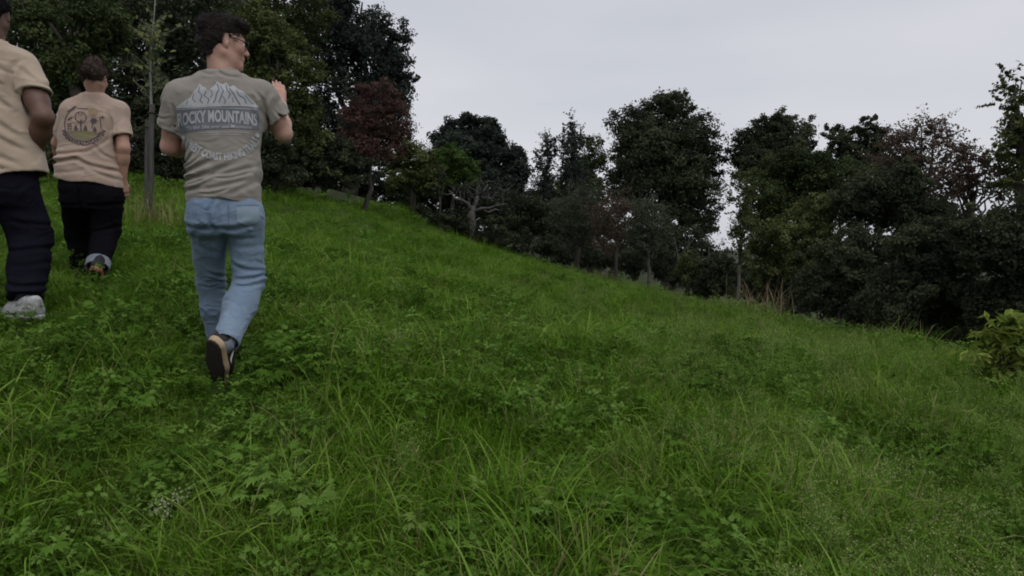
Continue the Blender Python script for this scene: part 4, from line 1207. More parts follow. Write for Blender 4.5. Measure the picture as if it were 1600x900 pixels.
_bvh = {}
def cloth_bvh(o):
    if o.name not in _bvh:
        me = o.data
        _bvh[o.name] = BVHTree.FromPolygons([v.co for v in me.vertices], [tuple(p.vertices) for p in me.polygons])
    return _bvh[o.name]

def split_tris(T, mx):
    out, st = [], list(T)
    while st:
        t = st.pop()
        L = [math.dist(t[i], t[(i + 1) % 3]) for i in range(3)]
        k = max(range(3), key=lambda i: L[i])
        if L[k] <= mx: out.append(t); continue
        a, b, c = t[k], t[(k + 1) % 3], t[(k + 2) % 3]
        m = ((a[0] + b[0]) / 2, (a[1] + b[1]) / 2)
        st.append([a, m, c]); st.append([m, b, c])
    return out

def cloth_mat(name, c1, c2, sheen=.15, scale=5.0, rough=.95):
    m = surf_mat(name, c1, c2, scale, rough, .25, bump_scale=420.0, sheen=sheen, spec=.1, dist=.0006)
    add_rumple(m)
    return m
def add_rumple(m, scale=9.0, dist=.022):
    # small soft creases in the weave, on top of the modelled folds
    n, l = m.node_tree.nodes, m.node_tree.links
    b0 = next(x for x in n if x.type == 'BUMP'); p = next(x for x in n if x.type == 'BSDF_PRINCIPLED'); tcd = next(x for x in n if x.type == 'TEX_COORD')
    mpn = n.new('ShaderNodeMapping'); mpn.inputs['Scale'].default_value = (1, 1, 1.7); mpn.inputs['Rotation'].default_value = (0, .45, 0)
    l.new(tcd.outputs['Object'], mpn.inputs[0])
    no = n.new('ShaderNodeTexNoise'); no.inputs['Scale'].default_value = scale; no.inputs['Detail'].default_value = 3.0; no.inputs['Distortion'].default_value = .9
    try: no.noise_type = 'RIDGED_MULTIFRACTAL'
    except Exception: pass
    l.new(mpn.outputs[0], no.inputs['Vector'])
    b = n.new('ShaderNodeBump'); b.inputs['Strength'].default_value = .45; b.inputs['Distance'].default_value = dist
    l.new(no.outputs[0], b.inputs['Height']); l.new(b0.outputs[0], b.inputs['Normal']); l.new(b.outputs[0], p.inputs['Normal'])
def plain(name, c, rough=.8, spec=.2):
    return surf_mat(name, tuple(x * .9 for x in c), tuple(min(1, x * 1.1) for x in c), 30.0, rough, .15, spec=spec, dist=.001)

M['skin_fair'] = surf_mat('fair_skin', (0.33, 0.165, 0.125), (0.49, 0.30, 0.235), 11.0, .55, .15, spec=.35, dist=.001)
M['skin_brown'] = surf_mat('brown_skin', (0.085, 0.042, 0.030), (0.125, 0.062, 0.044), 14.0, .5, .15, spec=.4, dist=.001)
M['skin_warm'] = surf_mat('warm_skin', (0.33, 0.18, 0.13), (0.42, 0.24, 0.175), 14.0, .55, .15, spec=.35, dist=.001)
M['hair_dark'] = surf_mat('dark_brown_hair', (0.012, 0.009, 0.009), (0.030, 0.022, 0.022), 60.0, .65, .4, stretch=(1, 1, .2), spec=.12, dist=.003)
M['hair_black'] = surf_mat('black_hair', (0.005, 0.0045, 0.0045), (0.011, 0.010, 0.010), 60.0, .8, .4, spec=.06, dist=.003)
M['hair_brown'] = surf_mat('brown_hair', (0.036, 0.024, 0.020), (0.090, 0.064, 0.054), 60.0, .7, .4, stretch=(1, 1, .2), spec=.12, dist=.003)
M['shirt_grey'] = cloth_mat('grey_olive_cotton', (0.215, 0.194, 0.172), (0.262, 0.239, 0.213))
M['shirt_cream'] = cloth_mat('cream_cotton', (0.35, 0.277, 0.212), (0.41, 0.33, 0.257))
M['shirt_sand'] = cloth_mat('sand_cotton', (0.335, 0.25, 0.20), (0.395, 0.30, 0.245))
M['black_cloth'] = cloth_mat('black_cloth', (0.0045, 0.0045, 0.006), (0.008, 0.0075, 0.010), 0.0)
M['navy_cloth'] = cloth_mat('dark_navy_denim', (0.006, 0.006, 0.010), (0.012, 0.0115, 0.019), 0.0)
for nm in ('black_cloth', 'navy_cloth'):
    p_ = next(x for x in M[nm].node_tree.nodes if x.type == 'BSDF_PRINCIPLED'); p_.inputs['Specular IOR Level'].default_value = 0.02; p_.inputs['Roughness'].default_value = 1.0
M['cuff_grey'] = cloth_mat('grey_turned_cuff', (0.12, 0.14, 0.17), (0.20, 0.22, 0.26), .1)
M['sock'] = cloth_mat('dark_sock', (0.02, 0.02, 0.024), (0.035, 0.035, 0.04), .1)
M['sock_grey'] = cloth_mat('grey_sock', (0.14, 0.16, 0.2), (0.2, 0.22, 0.27), .1)
M['shoe_black'] = plain('black_shoe_leather', (0.022, 0.020, 0.022), .6)
M['shoe_tan'] = plain('tan_midsole_rubber', (0.42, 0.31, 0.20), .7)
M['shoe_sole'] = plain('dark_rubber_sole', (0.030, 0.024, 0.021), .8)
M['shoe_white'] = plain('white_trim', (0.62, 0.60, 0.57), .6)
M['shoe_grey'] = surf_mat('grey_shoe_mesh', (0.24, 0.24, 0.24), (0.42, 0.42, 0.42), 40.0, .85, .4, dist=.002)
M['shoe_red'] = plain('coral_heel', (0.50, 0.16, 0.14), .7)
M['metal'] = plain('steel', (0.55, 0.55, 0.56), .3, .6)
M['frame_black'] = plain('black_spectacle_frame', (0.012, 0.012, 0.014), .4, .5)
M['print_white'] = plain('white_ink', (0.39, 0.395, 0.415), .9, .1)
M['print_blue'] = plain('grey_blue_ink', (0.155, 0.165, 0.19), .9, .1)
M['print_dark'] = plain('dark_ink', (0.10, 0.075, 0.085), .9, .1)
M['print_olive'] = plain('olive_ink', (0.20, 0.19, 0.11), .9, .1)
M['print_sun'] = plain('ochre_ink', (0.27, 0.20, 0.13), .9, .1)
def denim():
    m = surf_mat('light_blue_denim', (0.115, 0.165, 0.24), (0.215, 0.275, 0.355), 3.2, .9, .3, bump_scale=500.0, stretch=(1, 1, .45), spec=.12, sheen=.1, dist=.0008, c3=(0.16, 0.217, 0.297))
    add_rumple(m, 12.0, .03)
    return m
M['denim'] = denim()

def eyes(w, root, loc, s=1.0):
    for q in (-1, 1):
        bm = bmesh.new(); bmesh.ops.create_uvsphere(bm, u_segments=14, v_segments=10, radius=.0118 * s)
        c = w(.080, .002, .031 * q); f = nrm(w(1, 0, 0) - w(0, 0, 0))
        rot = Vector((0, 0, 1)).rotation_difference(Vector(f)).to_matrix().to_4x4()
        for fc in bm.faces: fc.smooth = True; fc.material_index = 1 if fc.calc_center_median().z > .0094 * s else 0
        bm.transform(Matrix.Translation(Vector(c - loc)) @ rot)
        me = bpy.data.meshes.new('eye'); bm.to_mesh(me); bm.free()
        o = link('eye', me, root, M['shoe_white']); me.materials.append(M['hair_dark'])

# ---- the man in the grey t-shirt and jeans
def man_grey():
    D = 3.64
    loc = P(345, 590, 3.7); loc[2] = ground_z(loc[0], loc[1])[0]
    root = empty('person', loc)
    tag(root, 'person in a grey printed t-shirt and light blue jeans raising one hand', 'person')
    hc = P(350, 68, 3.62); A = head_axes(math.radians(55), math.radians(4))
    nb = P(347, 113, 3.62)
    shL, shR = P(281, 157, 3.56), P(412, 155, 3.71)
    elL, wrL = P(266, 229, 3.62), P(300, 236, 3.88)
    elR, wrR = P(443, 209, 3.80), P(438, 166, 4.00)
    hipL, hipR = P(322, 308, 3.61), P(380, 308, 3.69)
    knL, knR = P(329, 438, 3.86), P(390, 438, 3.74)
    anL, anR = P(344, 540, 3.98), P(354, 532, 3.46)
    # body
    lo, hi = bounds([hc + .16, hc - .16, elL, elR, wrR + [0, 0, .24], nb, anL, anR, hipL, shL, shR], .10)
    g = Field(lo, hi, .005)
    w = add_head(g, hc, A)
    g.cone(w(-.025, -.05, 0), nb + [0, 0, -.03], .056, .064, .03)
    z = lambda px, py, d=D: P(px, py, d)
    tor = []
    for px, py, hw, hd, d in [(348, 130, .13, .07, 3.62), (347, 150, .165, .095, 3.63), (347, 190, .165, .105, 3.65), (350, 240, .15, .10, 3.66), (351, 290, .155, .10, 3.66), (352, 325, .16, .105, 3.65), (352, 345, .14, .09, 3.65)]:
        c = P(px, py, d); tor.append((c[2], c[0], c[1], hw, hd))
    g.loft(tor, (1, .36), .03)
    for sh, el, wr in ((shL, elL, wrL), (shR, elR, wrR)):
        g.cone(nb + [0, 0, -.06], sh, .05, .055, .04)
        g.cone(sh, el, .056, .043, .03)
        up = sh + (el - sh) * .35; g.cone(up, sh + (el - sh) * .65, .05, .046, .03)
        g.cone(el, el + (wr - el) * .35, .043, .044, .02)
        g.cone(el + (wr - el) * .3, wr, .044, .027, .02)
    hand(g, wrR + [0, 0, .005], P(435, 125, 4.05) - wrR, np.array([-.45, .85, 0]), np.array([-1, -.3, 0]), 1.0, .16, .012)
    hand(g, wrL, np.array([.8, .5, .25]), np.array([.2, .3, 1]), np.array([0, .3, 1]), 1.0, .35, .06)
    for hp, kn, an in ((hipL, knL, anL), (hipR, knR, anR)):
        g.cone(hp, kn, .08, .052, .03); g.cone(kn, kn + (an - kn) * .35, .052, .054, .02); g.cone(kn + (an - kn) * .35, an, .054, .036, .02)
    body = part_mesh(g, root, loc, 'body', M['skin_fair'])
    eyes(w, root, loc)
    # hair
    lo, hi = bounds([hc], .19)
    g = Field(lo, hi, .004)
    g.ell(w(-.016, .040, 0), A, np.array([.104, .091, .081]), 0)
    g.ell(w(.035, .092, .01), A, np.array([.070, .035, .062]), .03)
    g.ell(w(-.06, .075, -.01), A, np.array([.060, .045, .062]), .03)
    g.cone(w(-.075, -.01, 0), w(-.066, -.06, 0), .058, .040, .03)
    nf = wrinkles(5, 70, .006, (1, 1, .6)); g.everywhere(nf); g.everywhere(wrinkles(6, 160, .003))
    def hairline(p):
        q = (p - hc) @ A.T; f, u = q[..., 0], q[..., 1]
        line = np.interp(f, [-.13, -.06, -.035, -.022, .012, .030, .050, .085, .13], [-.085, -.072, -.045, .022, .022, -.004, .050, .066, .075])
        return (line - u) * .8
    g.clip(hairline)
    hair = part_mesh(g, root, loc, 'hair', M['hair_dark'], 1)
    rng = np.random.default_rng(4)
    flow = lambda p: np.tile(A[0] * .7 + np.array([0, 0, .15]), (len(p), 1)) + ((p - hc) @ A.T)[:, [1]] * 0 - np.clip(.03 - ((p - hc) @ A.T)[:, [1]], 0, .1) * 14 * A[1]
    strands(hair, hair.data, loc, M['hair_dark'], 4200, rng, .030, flow, lambda p: ((p - hc) @ A.T)[:, 1] > .0, .0016, .45)
    strands(hair, hair.data, loc, M['hair_dark'], 1500, rng, .012, flow, lambda p: ((p - hc) @ A.T)[:, 1] < .0, .0014, .25)
    # glasses
    gl = link('glasses', None, root); gl.location = (0, 0, 0)
    for q in (-1, 1):
        T = Tubes()
        T.add(np.array([w(-.012, .016, .079 * q), w(.03, .018, .074 * q), w(.098, .010, .066 * q)]) - loc, .0023, 6)
        link('temple', T.mesh('temple'), gl, M['frame_black'])
        T = Tubes(); t = np.linspace(0, 2 * math.pi, 21)
        T.add(np.array([w(.106 - abs(math.cos(a)) * .004, .002 + .019 * math.sin(a), (.034 + .027 * math.cos(a)) * q) for a in t]) - loc, .0018, 6)
        link('rim', T.mesh('rim'), gl, M['frame_black'])
    T = Tubes(); T.add(np.array([w(.107, .006, -.009), w(.112, .009, 0), w(.107, .006, .009)]) - loc, .0018, 6)
    link('bridge', T.mesh('bridge'), gl, M['frame_black'])
    # t-shirt
    lo, hi = bounds([P(240, 100, D), P(455, 325, D), nb], .06); lo[1] = 3.34; hi[1] = 4.02
    g = Field(lo, hi, .0042)
    sec = []
    for px, py, hw, hd, d in [(347, 118, .10, .075, 3.62), (347, 132, .150, .10, 3.62), (347, 150, .192, .128, 3.63), (347, 175, .200, .142, 3.645), (348, 200, .186, .142, 3.65), (349, 235, .174, .142, 3.655), (350, 270, .173, .142, 3.655), (351, 300, .177, .143, 3.65), (352, 330, .178, .143, 3.65)]:
        c = P(px, py, d); sec.append((c[2], c[0], c[1], hw, hd))
    g.loft(sec, (1, .36), 0, 2.35)
    for sh, tr_, out_, r0, r1, hemf in ((shL, elL, -1, .072, .084, .66), (shR, elR, 1, .072, .086, .62)):
        g.cone(nb + [0.02 * out_, 0, -.05], sh + [0, 0, .0], .062, .070, .05)
        ax = nrm(tr_ - sh); he = sh + (tr_ - sh) * hemf
        tilt = nrm(ax + np.array([.25 * out_, -.05, -.12]))
        g.cone(sh - ax * .03, he + ax * .06, r0, r1, .035, clip=[(he, tilt)])
        g.cone(he - tilt * .018, he + ax * .09, r1 - .013, r1 - .011, 0, 'cut')
    g.cone(nb + [0, .015, .02], nb + [0, .02, .20], .062, .10, .01, 'cut')
    t = np.linspace(0, 2 * math.pi, 17)
    ring = np.array([nb + np.array([.070 * math.cos(a), .012 + .064 * math.sin(a), -.004 - .028 * max(0, math.sin(a)) + .012 * abs(math.cos(a))]) for a in t])
    for a, b in zip(ring[:-1], ring[1:]): g.cone(a, b, .0085, .0085, .006)
    g.everywhere(wrinkles(21, 16, .0040, (1, 1, .55))); g.everywhere(wrinkles(22, 36, .0016, (1, 1, .7)))
    g.everywhere(creases([
        (296, 264, 330, 250, .007, .006), (310, 292, 352, 274, .006, .006), (330, 306, 372, 297, .005, .006), (352, 282, 396, 272, .005, .006), (293, 240, 312, 228, .005, .006), (300, 130, 322, 122, .004, .006), (258, 185, 285, 192, .004, .006), (425, 170, 440, 178, .005, .006),
        (292, 272, 345, 256, .010, .012), (300, 285, 372, 262, .011, .012), (290, 258, 318, 243, .007, .009), (318, 300, 395, 283, .006, .010), (296, 300, 340, 290, .006, .010), (340, 278, 400, 262, .005, .010),
        (411, 172, 404, 146, .006, .008), (411, 204, 408, 172, .006, .009), (288, 205, 291, 172, .006, .009), (400, 290, 411, 240, .005, .010), (375, 305, 410, 270, .005, .012),
        (275, 160, 262, 195, .006, .010), (430, 150, 436, 185, .006, .010), (420, 145, 415, 190, .006, .010), (352, 118, 380, 126, .006, .008), (330, 120, 352, 122, .004, .007)], D))
    hem = lambda p: (P(350, 314, D)[2] + .45 * (np.abs(p[..., 0] - P(352, 300, D)[0])) ** 2 * -1.0 + .006 * np.sin(p[..., 0] * 30)) - p[..., 2]
    g.clip(hem)
    sec2 = [(s_[0], s_[1], s_[2], s_[3] - .012, s_[4] - .012) for s_ in sec if s_[0] < P(350, 290, D)[2]]
    g.loft(sec2, (1, .36), 0, 2.35, 'cut')
    shirt = part_mesh(g, root, loc, 'shirt', M['shirt_grey'], 2)
    ctr = P(348, 190, 3.5); k = 1 / 326.0
    ctr = np.array([ctr[0] + .022, 3.5, ctr[2]])
    def I(x, y): return ((x - 348) * k, (190 - y) * k)
    back, wd = nrm(np.array([.36, -1.0, 0])), nrm(np.array([1, .36, 0.0]))
    # blue panel behind the lettering
    pr = Print2D().poly([I(279, 171), I(320, 168), I(360, 166), I(398, 163), I(400, 168), I(399, 196), I(350, 200), I(300, 205), I(281, 206)])
    pr.lay('print_panel', shirt, loc, back, shirt, M['print_blue'], ctr, wd, .0018, .007)
    pm = Print2D().poly([I(277, 170), I(284, 163), I(291, 158), I(299, 153), I(304, 143), I(309, 139), I(313, 131), I(316, 135), I(321, 137), I(325, 143), I(330, 137), I(335, 133), I(338, 126), I(342, 129), I(347, 131), I(351, 127), I(356, 134), I(362, 131), I(368, 136), I(376, 139), I(383, 145), I(391, 152), I(397, 158), I(399, 162), I(380, 162), I(340, 166), I(305, 169)])
    pm.lay('print_mountains', shirt, loc, back, shirt, M['print_white'], ctr, wd, .0024, .007)
    pc = Print2D()
    for ln, wd_ in [([(313, 136), (311, 144), (316, 150), (313, 158), (317, 162)], 1.5), ([(322, 143), (319, 150), (326, 156), (324, 162)], 1.6), ([(338, 131), (341, 139), (337, 147), (335, 156), (332, 161)], 1.9), ([(343, 134), (347, 142), (343, 152), (340, 160)], 1.6), ([(351, 131), (352, 139), (357, 145), (354, 152)], 1.7), ([(356, 137), (362, 145), (366, 153), (371, 160)], 2.0), ([(366, 138), (370, 146), (378, 150), (380, 157)], 1.6), ([(304, 148), (302, 155), (306, 161)], 1.4), ([(346, 150), (350, 156), (348, 161)], 1.3), ([(379, 145), (385, 152), (391, 157)], 1.3), ([(329, 141), (331, 148), (328, 153)], 1.3), ([(295, 158), (293, 164)], 1.2), ([(360, 150), (361, 158)], 1.2)]:
        pc.line([I(*q) for q in ln], wd_ * k)
    pc.lay('print_ridges', shirt, loc, back, shirt, M['print_blue'], ctr, wd, .0030, .007)
    pt = Print2D()
    pt.text('ROCKY MOUNTAINS', 19.5 * k, 118 * k, lambda u, v: (lambda p: (p[0], p[1] + v))(I(279 + 117 * u, 196.5 - 5.5 * u - 3.0 * math.sin(u * math.pi))), .035)
    pt.line([I(279, 172), I(318, 169.5), I(358, 167.5), I(398, 164.5)], 1.0 * k)
    pt.line([I(310, 207.5), I(345, 206), I(386, 203)], .7 * k); pt.line([I(316, 210.5), I(345, 209), I(372, 207.5)], .7 * k)
    for cx, cy in ((286, 213), (396, 205)):
        pt.disc(*I(cx, cy), 3.6 * k)
    pt.text('"To the lake ever and Mountains"', 6.0 * k, 100 * k, lambda u, v: (lambda p: (p[0], p[1] + v))(I(290 + 101 * u, 203 - 6.5 * u)), .004, .3)
    R_ = 64.5
    def arc(u, v):
        a = math.radians(144 - 119 * u)
        rr = R_ - v / k
        return I(341.5 + rr * math.cos(a), 186.0 + rr * math.sin(a))
    pt.text('WEST COAST HIKING TRAILS', 12.5 * k, 128 * k, arc, .035)
    pt.lay('print_lettering', shirt, loc, back, shirt, M['print_white'], ctr, wd, .0042, .006)
    hs = Print2D().line([I(293, 306.5), I(320, 307), I(350, 307), I(380, 306), I(408, 304.5)], .55 * k)
    hs.lay('hem_stitch', shirt, loc, back, shirt, M['stitch_grey'], ctr, wd, .0022, .010)
    # jeans
    lo, hi = bounds([P(285, 300, D), P(420, 560, D), anL, anR, knL], .08); lo[1] = 3.22; hi[1] = 4.15
    g = Field(lo, hi, .0045)
    sec = []
    for px, py, hw, hd, d in [(351, 300, .172, .125, 3.65), (351, 316, .175, .128, 3.65), (352, 335, .178, .130, 3.65), (352, 352, .176, .125, 3.655), (352, 366, .165, .105, 3.66)]:
        c = P(px, py, d); sec.append((c[2], c[0], c[1], hw, hd))
    g.loft(sec, (1, .36), 0, 2.4)
    for q, px in ((0, 323), (1, 381)): g.ell(P(px, 338, 3.56 + .07 * q), np.eye(3), (.086, .088, .098), .04)
    thL, thR = P(325, 345, 3.62), P(381, 345, 3.68)
    g.cone(thL, knL, .090, .070, .03); g.cone(thR, knR, .092, .073, .03)
    g.cone(knL, knL + (anL - knL) * .45, .071, .068, .03); g.cone(knL + (anL - knL) * .4, anL + [0, 0, -.02], .068, .056, .03)
    cfR = anR + nrm(anR - knR) * .015
    g.cone(knR, knR + (cfR - knR) * .4, .074, .074, .03); g.cone(knR + (cfR - knR) * .4, cfR, .074, .064, .03, clip=[(cfR, nrm(anR - knR))])
    g.cone(cfR - nrm(anR - knR) * .03, cfR + nrm(anR - knR) * .06, .056, .056, 0, 'cut')
    g.everywhere(wrinkles(31, 20, .0035, (1, 1, .6))); g.everywhere(wrinkles(32, 45, .0014))
    g.everywhere(creases([
        (300, 352, 345, 357, .010, .012), (352, 358, 400, 352, .011, .011), (350, 318, 350, 360, .010, .010), (345, 360, 312, 372, .005, .012), (356, 366, 395, 372, .005, .010),
        (316, 428, 352, 440, .008, .010), (320, 442, 346, 436, .007, .009), (318, 455, 345, 452, .005, .010), (362, 412, 410, 424, .007, .010), (365, 436, 410, 428, .010, .010), (372, 446, 408, 440, .007, .009), (355, 405, 380, 420, .006, .010),
        (322, 470, 345, 478, .005, .010), (375, 470, 360, 500, .004, .012), (340, 515, 372, 525, .005, .009), (335, 505, 365, 512, .004, .009), (306, 375, 335, 395, .004, .014), (372, 385, 408, 380, .004, .014)], D))
    g.clip(lambda p: (p[..., 2] - P(351, 306, D)[2]))
    jeans = part_mesh(g, root, loc, 'jeans', M['denim'], 2)
    pk = Print2D().poly([I(362, 321), I(396, 319), I(397, 344), I(380, 352), I(364, 346)])
    pk.lay('back_pocket', jeans, loc, back, jeans, M['denim_pale'], ctr, wd, .004, .012)
    pk = Print2D().poly([I(305, 321), I(338, 322), I(338, 345), I(322, 351), I(306, 343)])
    pk.lay('back_pocket', jeans, loc, back, jeans, M['denim'], ctr, wd, .004, .012)
    st = Print2D().line([I(351, 317), I(351, 340), I(350, 360)], .9 * k).line([I(362, 321), I(396, 319)], .8 * k).line([I(364, 346), I(380, 352), I(397, 344)], .6 * k)
    st.lay('seam', jeans, loc, back, jeans, M['seam'], ctr, wd, .0055, .012)
    # wrist watch
    ax = nrm(wrR - elR); c0 = wrR - ax * .012
    T = Tubes(); e1 = nrm(np.cross(ax, [1, 0, .3])); e2 = np.cross(ax, e1); t = np.linspace(0, 2 * math.pi, 19)
    T.add(np.array([c0 + (e1 * math.cos(a) + e2 * math.sin(a)) * .033 for a in t]) - loc, .006, 6)
    wt = link('bracelet', T.mesh('bracelet'), root, M['metal'])
    # shoes: right one pushing off, sole to the viewer; left one planted ahead
    make_shoe(root, loc, P(337, 533, 3.40), P(341, 600, 3.58), np.array([.42, .48, .60]), (M['shoe_black'], M['shoe_tan'], M['shoe_sole'], M['shoe_white']), stripe=True, width=.058)
    h = anL + np.array([0.0, -.05, -.085]); tt = h + np.array([-.02, .27, .03]); h[2] = ground_z(h[0], h[1])[0] + .03; tt[2] = ground_z(tt[0], tt[1])[0] + .03
    make_shoe(root, loc, h, tt, np.array([0, 0, 1.0]), (M['shoe_black'], M['shoe_tan'], M['shoe_sole'], M['shoe_white']), stripe=True, width=.050)
    T = Tubes(); T.add(np.array([anR - nrm(anR - knR) * .06, anR + nrm(anR - knR) * .03, P(345, 545, 3.45)]) - loc, [.046, .044, .04], 12)
    link('sock', T.mesh('sock'), root, M['sock_grey'])
M['stitch_grey'] = plain('grey_stitching', (0.14, 0.13, 0.115), .9, .1)
M['denim_pale'] = surf_mat('faded_denim', (0.17, 0.23, 0.29), (0.23, 0.29, 0.345), 8.0, .9, .3, bump_scale=500.0, spec=.12, dist=.0008)
M['seam'] = plain('denim_seam', (0.10, 0.13, 0.19), .9, .1)
man_grey()

# ---- the woman in the sand t-shirt
def woman():
    D = 5.46
    loc = P(145, 438, D); loc[2] = ground_z(loc[0], loc[1])[0]
    root = empty('person', loc)
    tag(root, 'person in a sand t-shirt with a round garden print, brown hair tied up, walking farthest up the slope', 'person')
    root['label'] = 'person with tied brown hair and a sand t-shirt with a round print, walking farthest up'
    hc = P(149, 122, 5.42); A = head_axes(math.radians(-2), math.radians(16))
    nb = P(148, 147, 5.44)
    shL, shR = P(110, 175, 5.40), P(186, 176, 5.51)
    elL, wrL = P(91, 224, 5.50), P(97, 262, 5.70)
    elR, wrR = P(193, 232, 5.46), P(192, 282, 5.52)
    hipL, hipR = P(122, 292, 5.48), P(165, 292, 5.46)
    knL, knR = P(122, 362, 5.66), P(166, 360, 5.56)
    anL, anR = P(126, 422, 5.72), P(152, 418, 5.32)
    lo, hi = bounds([hc + .16, hc - .16, elL, elR, wrR - [0, 0, .2], wrL, anL, anR, hipL, shL, shR], .10)
    g = Field(lo, hi, .006)
    w = add_head(g, hc, A, .96)
    g.cone(w(-.025, -.05, 0), nb + [0, 0, -.03], .046, .054, .03)
    tor = []
    for px, py, hw, hd, d in [(148, 158, .12, .07, 5.45), (147, 172, .15, .09, 5.46), (146, 200, .15, .10, 5.48), (144, 240, .15, .10, 5.48), (143, 275, .17, .11, 5.48), (143, 300, .18, .12, 5.47), (143, 312, .15, .10, 5.47)]:
        c = P(px, py, d); tor.append((c[2], c[0], c[1], hw, hd))
    g.loft(tor, (1, .32), .03)
    for sh, el, wr in ((shL, elL, wrL), (shR, elR, wrR)):
        g.cone(nb + [0, 0, -.06], sh, .045, .05, .04); g.cone(sh, el, .052, .044, .03)
        g.cone(el, el + (wr - el) * .35, .043, .042, .02); g.cone(el + (wr - el) * .3, wr, .041, .026, .02)
    hand(g, wrR, np.array([.05, .25, -1]), np.array([-.9, .3, 0]), np.array([.2, 1, 0]), .94, .35, .05)
    hand(g, wrL, np.array([.15, .6, -.6]), np.array([.9, .1, .2]), np.array([0, 1, .3]), .94, .35, .05)
    for hp, kn, an in ((hipL, knL, anL), (hipR, knR, anR)):
        g.cone(hp, kn, .085, .055, .03); g.cone(kn, an, .055, .036, .02)
    part_mesh(g, root, loc, 'body', M['skin_warm']); eyes(w, root, loc, .96)
    # hair tied up at the back
    lo, hi = bounds([hc], .21)
    g = Field(lo, hi, .0045)
    g.ell(w(-.016, .036, 0), A, np.array([.104, .094, .085]), 0)
    g.ell(w(-.045, .015, 0), A, np.array([.068, .066, .074]), .03)
    g.ell(w(-.134, -.012, .004), A, np.array([.037, .038, .045]), .010)
    g.ell(w(-.060, .095, 0), A, np.array([.060, .045, .06]), .03)
    g.everywhere(wrinkles(45, 60, .006, (1, 1, .6))); g.everywhere(wrinkles(46, 150, .0035))
    def hairline(p):
        q = (p - hc) @ A.T; f, u = q[..., 0], q[..., 1]
        line = np.interp(f, [-.17, -.07, -.04, -.01, .012, .045, .085, .13], [-.075, -.068, -.045, .0, .012, .045, .066, .075])
        return (line - u) * .8
    g.clip(hairline)
    hair = part_mesh(g, root, loc, 'hair', M['hair_brown'])
    rng = np.random.default_rng(14)
    flow = lambda p: np.tile(-A[0] * .8, (len(p), 1)) - ((p - hc) @ A.T)[:, [1]] * 3 * A[1]
    strands(hair, hair.data, loc, M['hair_brown'], 3200, rng, .026, flow, lambda p: ((p - hc) @ A.T)[:, 1] > -.06, .0018, .5)
    T = Tubes(); t = np.linspace(0, 2 * math.pi, 15)
    T.add(np.array([w(-.110 - .004 * math.sin(a), -.012 + .030 * math.sin(a), .004 + .034 * math.cos(a)) for a in t]) - loc, .006, 6)
    link('hair_tie', T.mesh('hair_tie'), root, M['shoe_black'])
    # t-shirt
    lo, hi = bounds([P(78, 140, D), P(212, 305, D)], .05); lo[1] = 5.12; hi[1] = 5.86
    g = Field(lo, hi, .006)
    sec = []
    for px, py, hw, hd, d in [(148, 150, .085, .07, 5.44), (147, 158, .15, .09, 5.45), (147, 170, .19, .115, 5.455), (145, 185, .205, .135, 5.46), (142, 205, .208, .142, 5.47), (141, 230, .212, .148, 5.475), (140, 255, .222, .155, 5.475), (141, 275, .232, .16, 5.475), (142, 305, .238, .163, 5.475)]:
        c = P(px, py, d); sec.append((c[2], c[0], c[1], hw, hd))
    g.loft(sec, (1, .32), 0, 2.35)
    for sh, tr_, out_, r1, hemf in ((shL, elL, -1, .074, .70), (shR, elR, 1, .080, .70)):
        g.cone(nb + [0.02 * out_, 0, -.045], sh, .056, .064, .05)
        ax = nrm(tr_ - sh); he = sh + (tr_ - sh) * hemf; tilt = nrm(ax + np.array([.15 * out_, 0, -.1]))
        g.cone(sh - ax * .02, he + ax * .06, .066, r1, .03, clip=[(he, tilt)])
        g.cone(he - tilt * .018, he + ax * .09, r1 - .020, r1 - .012, 0, 'cut')
    g.cone(nb + [0, .015, .015], nb + [0, .02, .2], .058, .10, .01, 'cut')
    t = np.linspace(0, 2 * math.pi, 17)
    ring = np.array([nb + np.array([.066 * math.cos(a), .012 + .060 * math.sin(a), -.006 - .02 * max(0, math.sin(a)) + .010 * abs(math.cos(a))]) for a in t])
    for a, b in zip(ring[:-1], ring[1:]): g.cone(a, b, .008, .008, .006)
    g.everywhere(wrinkles(51, 15, .0045, (1, 1, .5))); g.everywhere(wrinkles(52, 34, .0018))
    g.everywhere(creases([(92, 255, 140, 251, .014, .014), (135, 252, 185, 268, .012, .014), (95, 243, 150, 240, .007, .012), (150, 240, 178, 215, .006, .012), (178, 210, 176, 180, .008, .012), (104, 205, 106, 180, .007, .012), (150, 262, 188, 282, .006, .014), (100, 272, 150, 268, .004, .014), (160, 230, 180, 250, .005, .012), (190, 190, 188, 212, .005, .01)], D))
    g.clip(lambda p: (P(142, 284, D)[2] - .12 * (p[..., 0] - P(120, 300, D)[0]) + .008 * np.sin(p[..., 0] * 22)) - p[..., 2])
    sec2 = [(s_[0], s_[1], s_[2], s_[3] - .014, s_[4] - .014) for s_ in sec if s_[0] < P(142, 255, D)[2]]
    g.loft(sec2, (1, .32), 0, 2.35, 'cut')
    shirt = part_mesh(g, root, loc, 'shirt', M['shirt_sand'], 2)
    k = 1 / 211.0; ctr = np.array([P(135, 198, 5.3)[0] * 5.33 / 5.3, 5.3, P(135, 198, 5.33)[2]])
    def I(x, y): return ((x - 135) * k, (198 - y) * k)
    back, wd = nrm(np.array([.32, -1.0, 0])), nrm(np.array([1, .32, 0.0]))
    dk, ol, su = Print2D(), Print2D(), Print2D()
    cx, cy, r = 135, 195, 25.5
    c = lambda a, rr=r: I(cx + rr * math.cos(math.radians(a)), cy - rr * math.sin(math.radians(a)))
    dk.line([c(a) for a in range(115, 341, 9)], 1.35 * k); dk.line([I(128, 170.5), I(143, 170.5)], 1.20 * k); dk.line([I(159, 182), I(159.5, 190), I(160, 200)], 1.20 * k)
    su.disc(*I(149.5, 174.5), 6.5 * k)
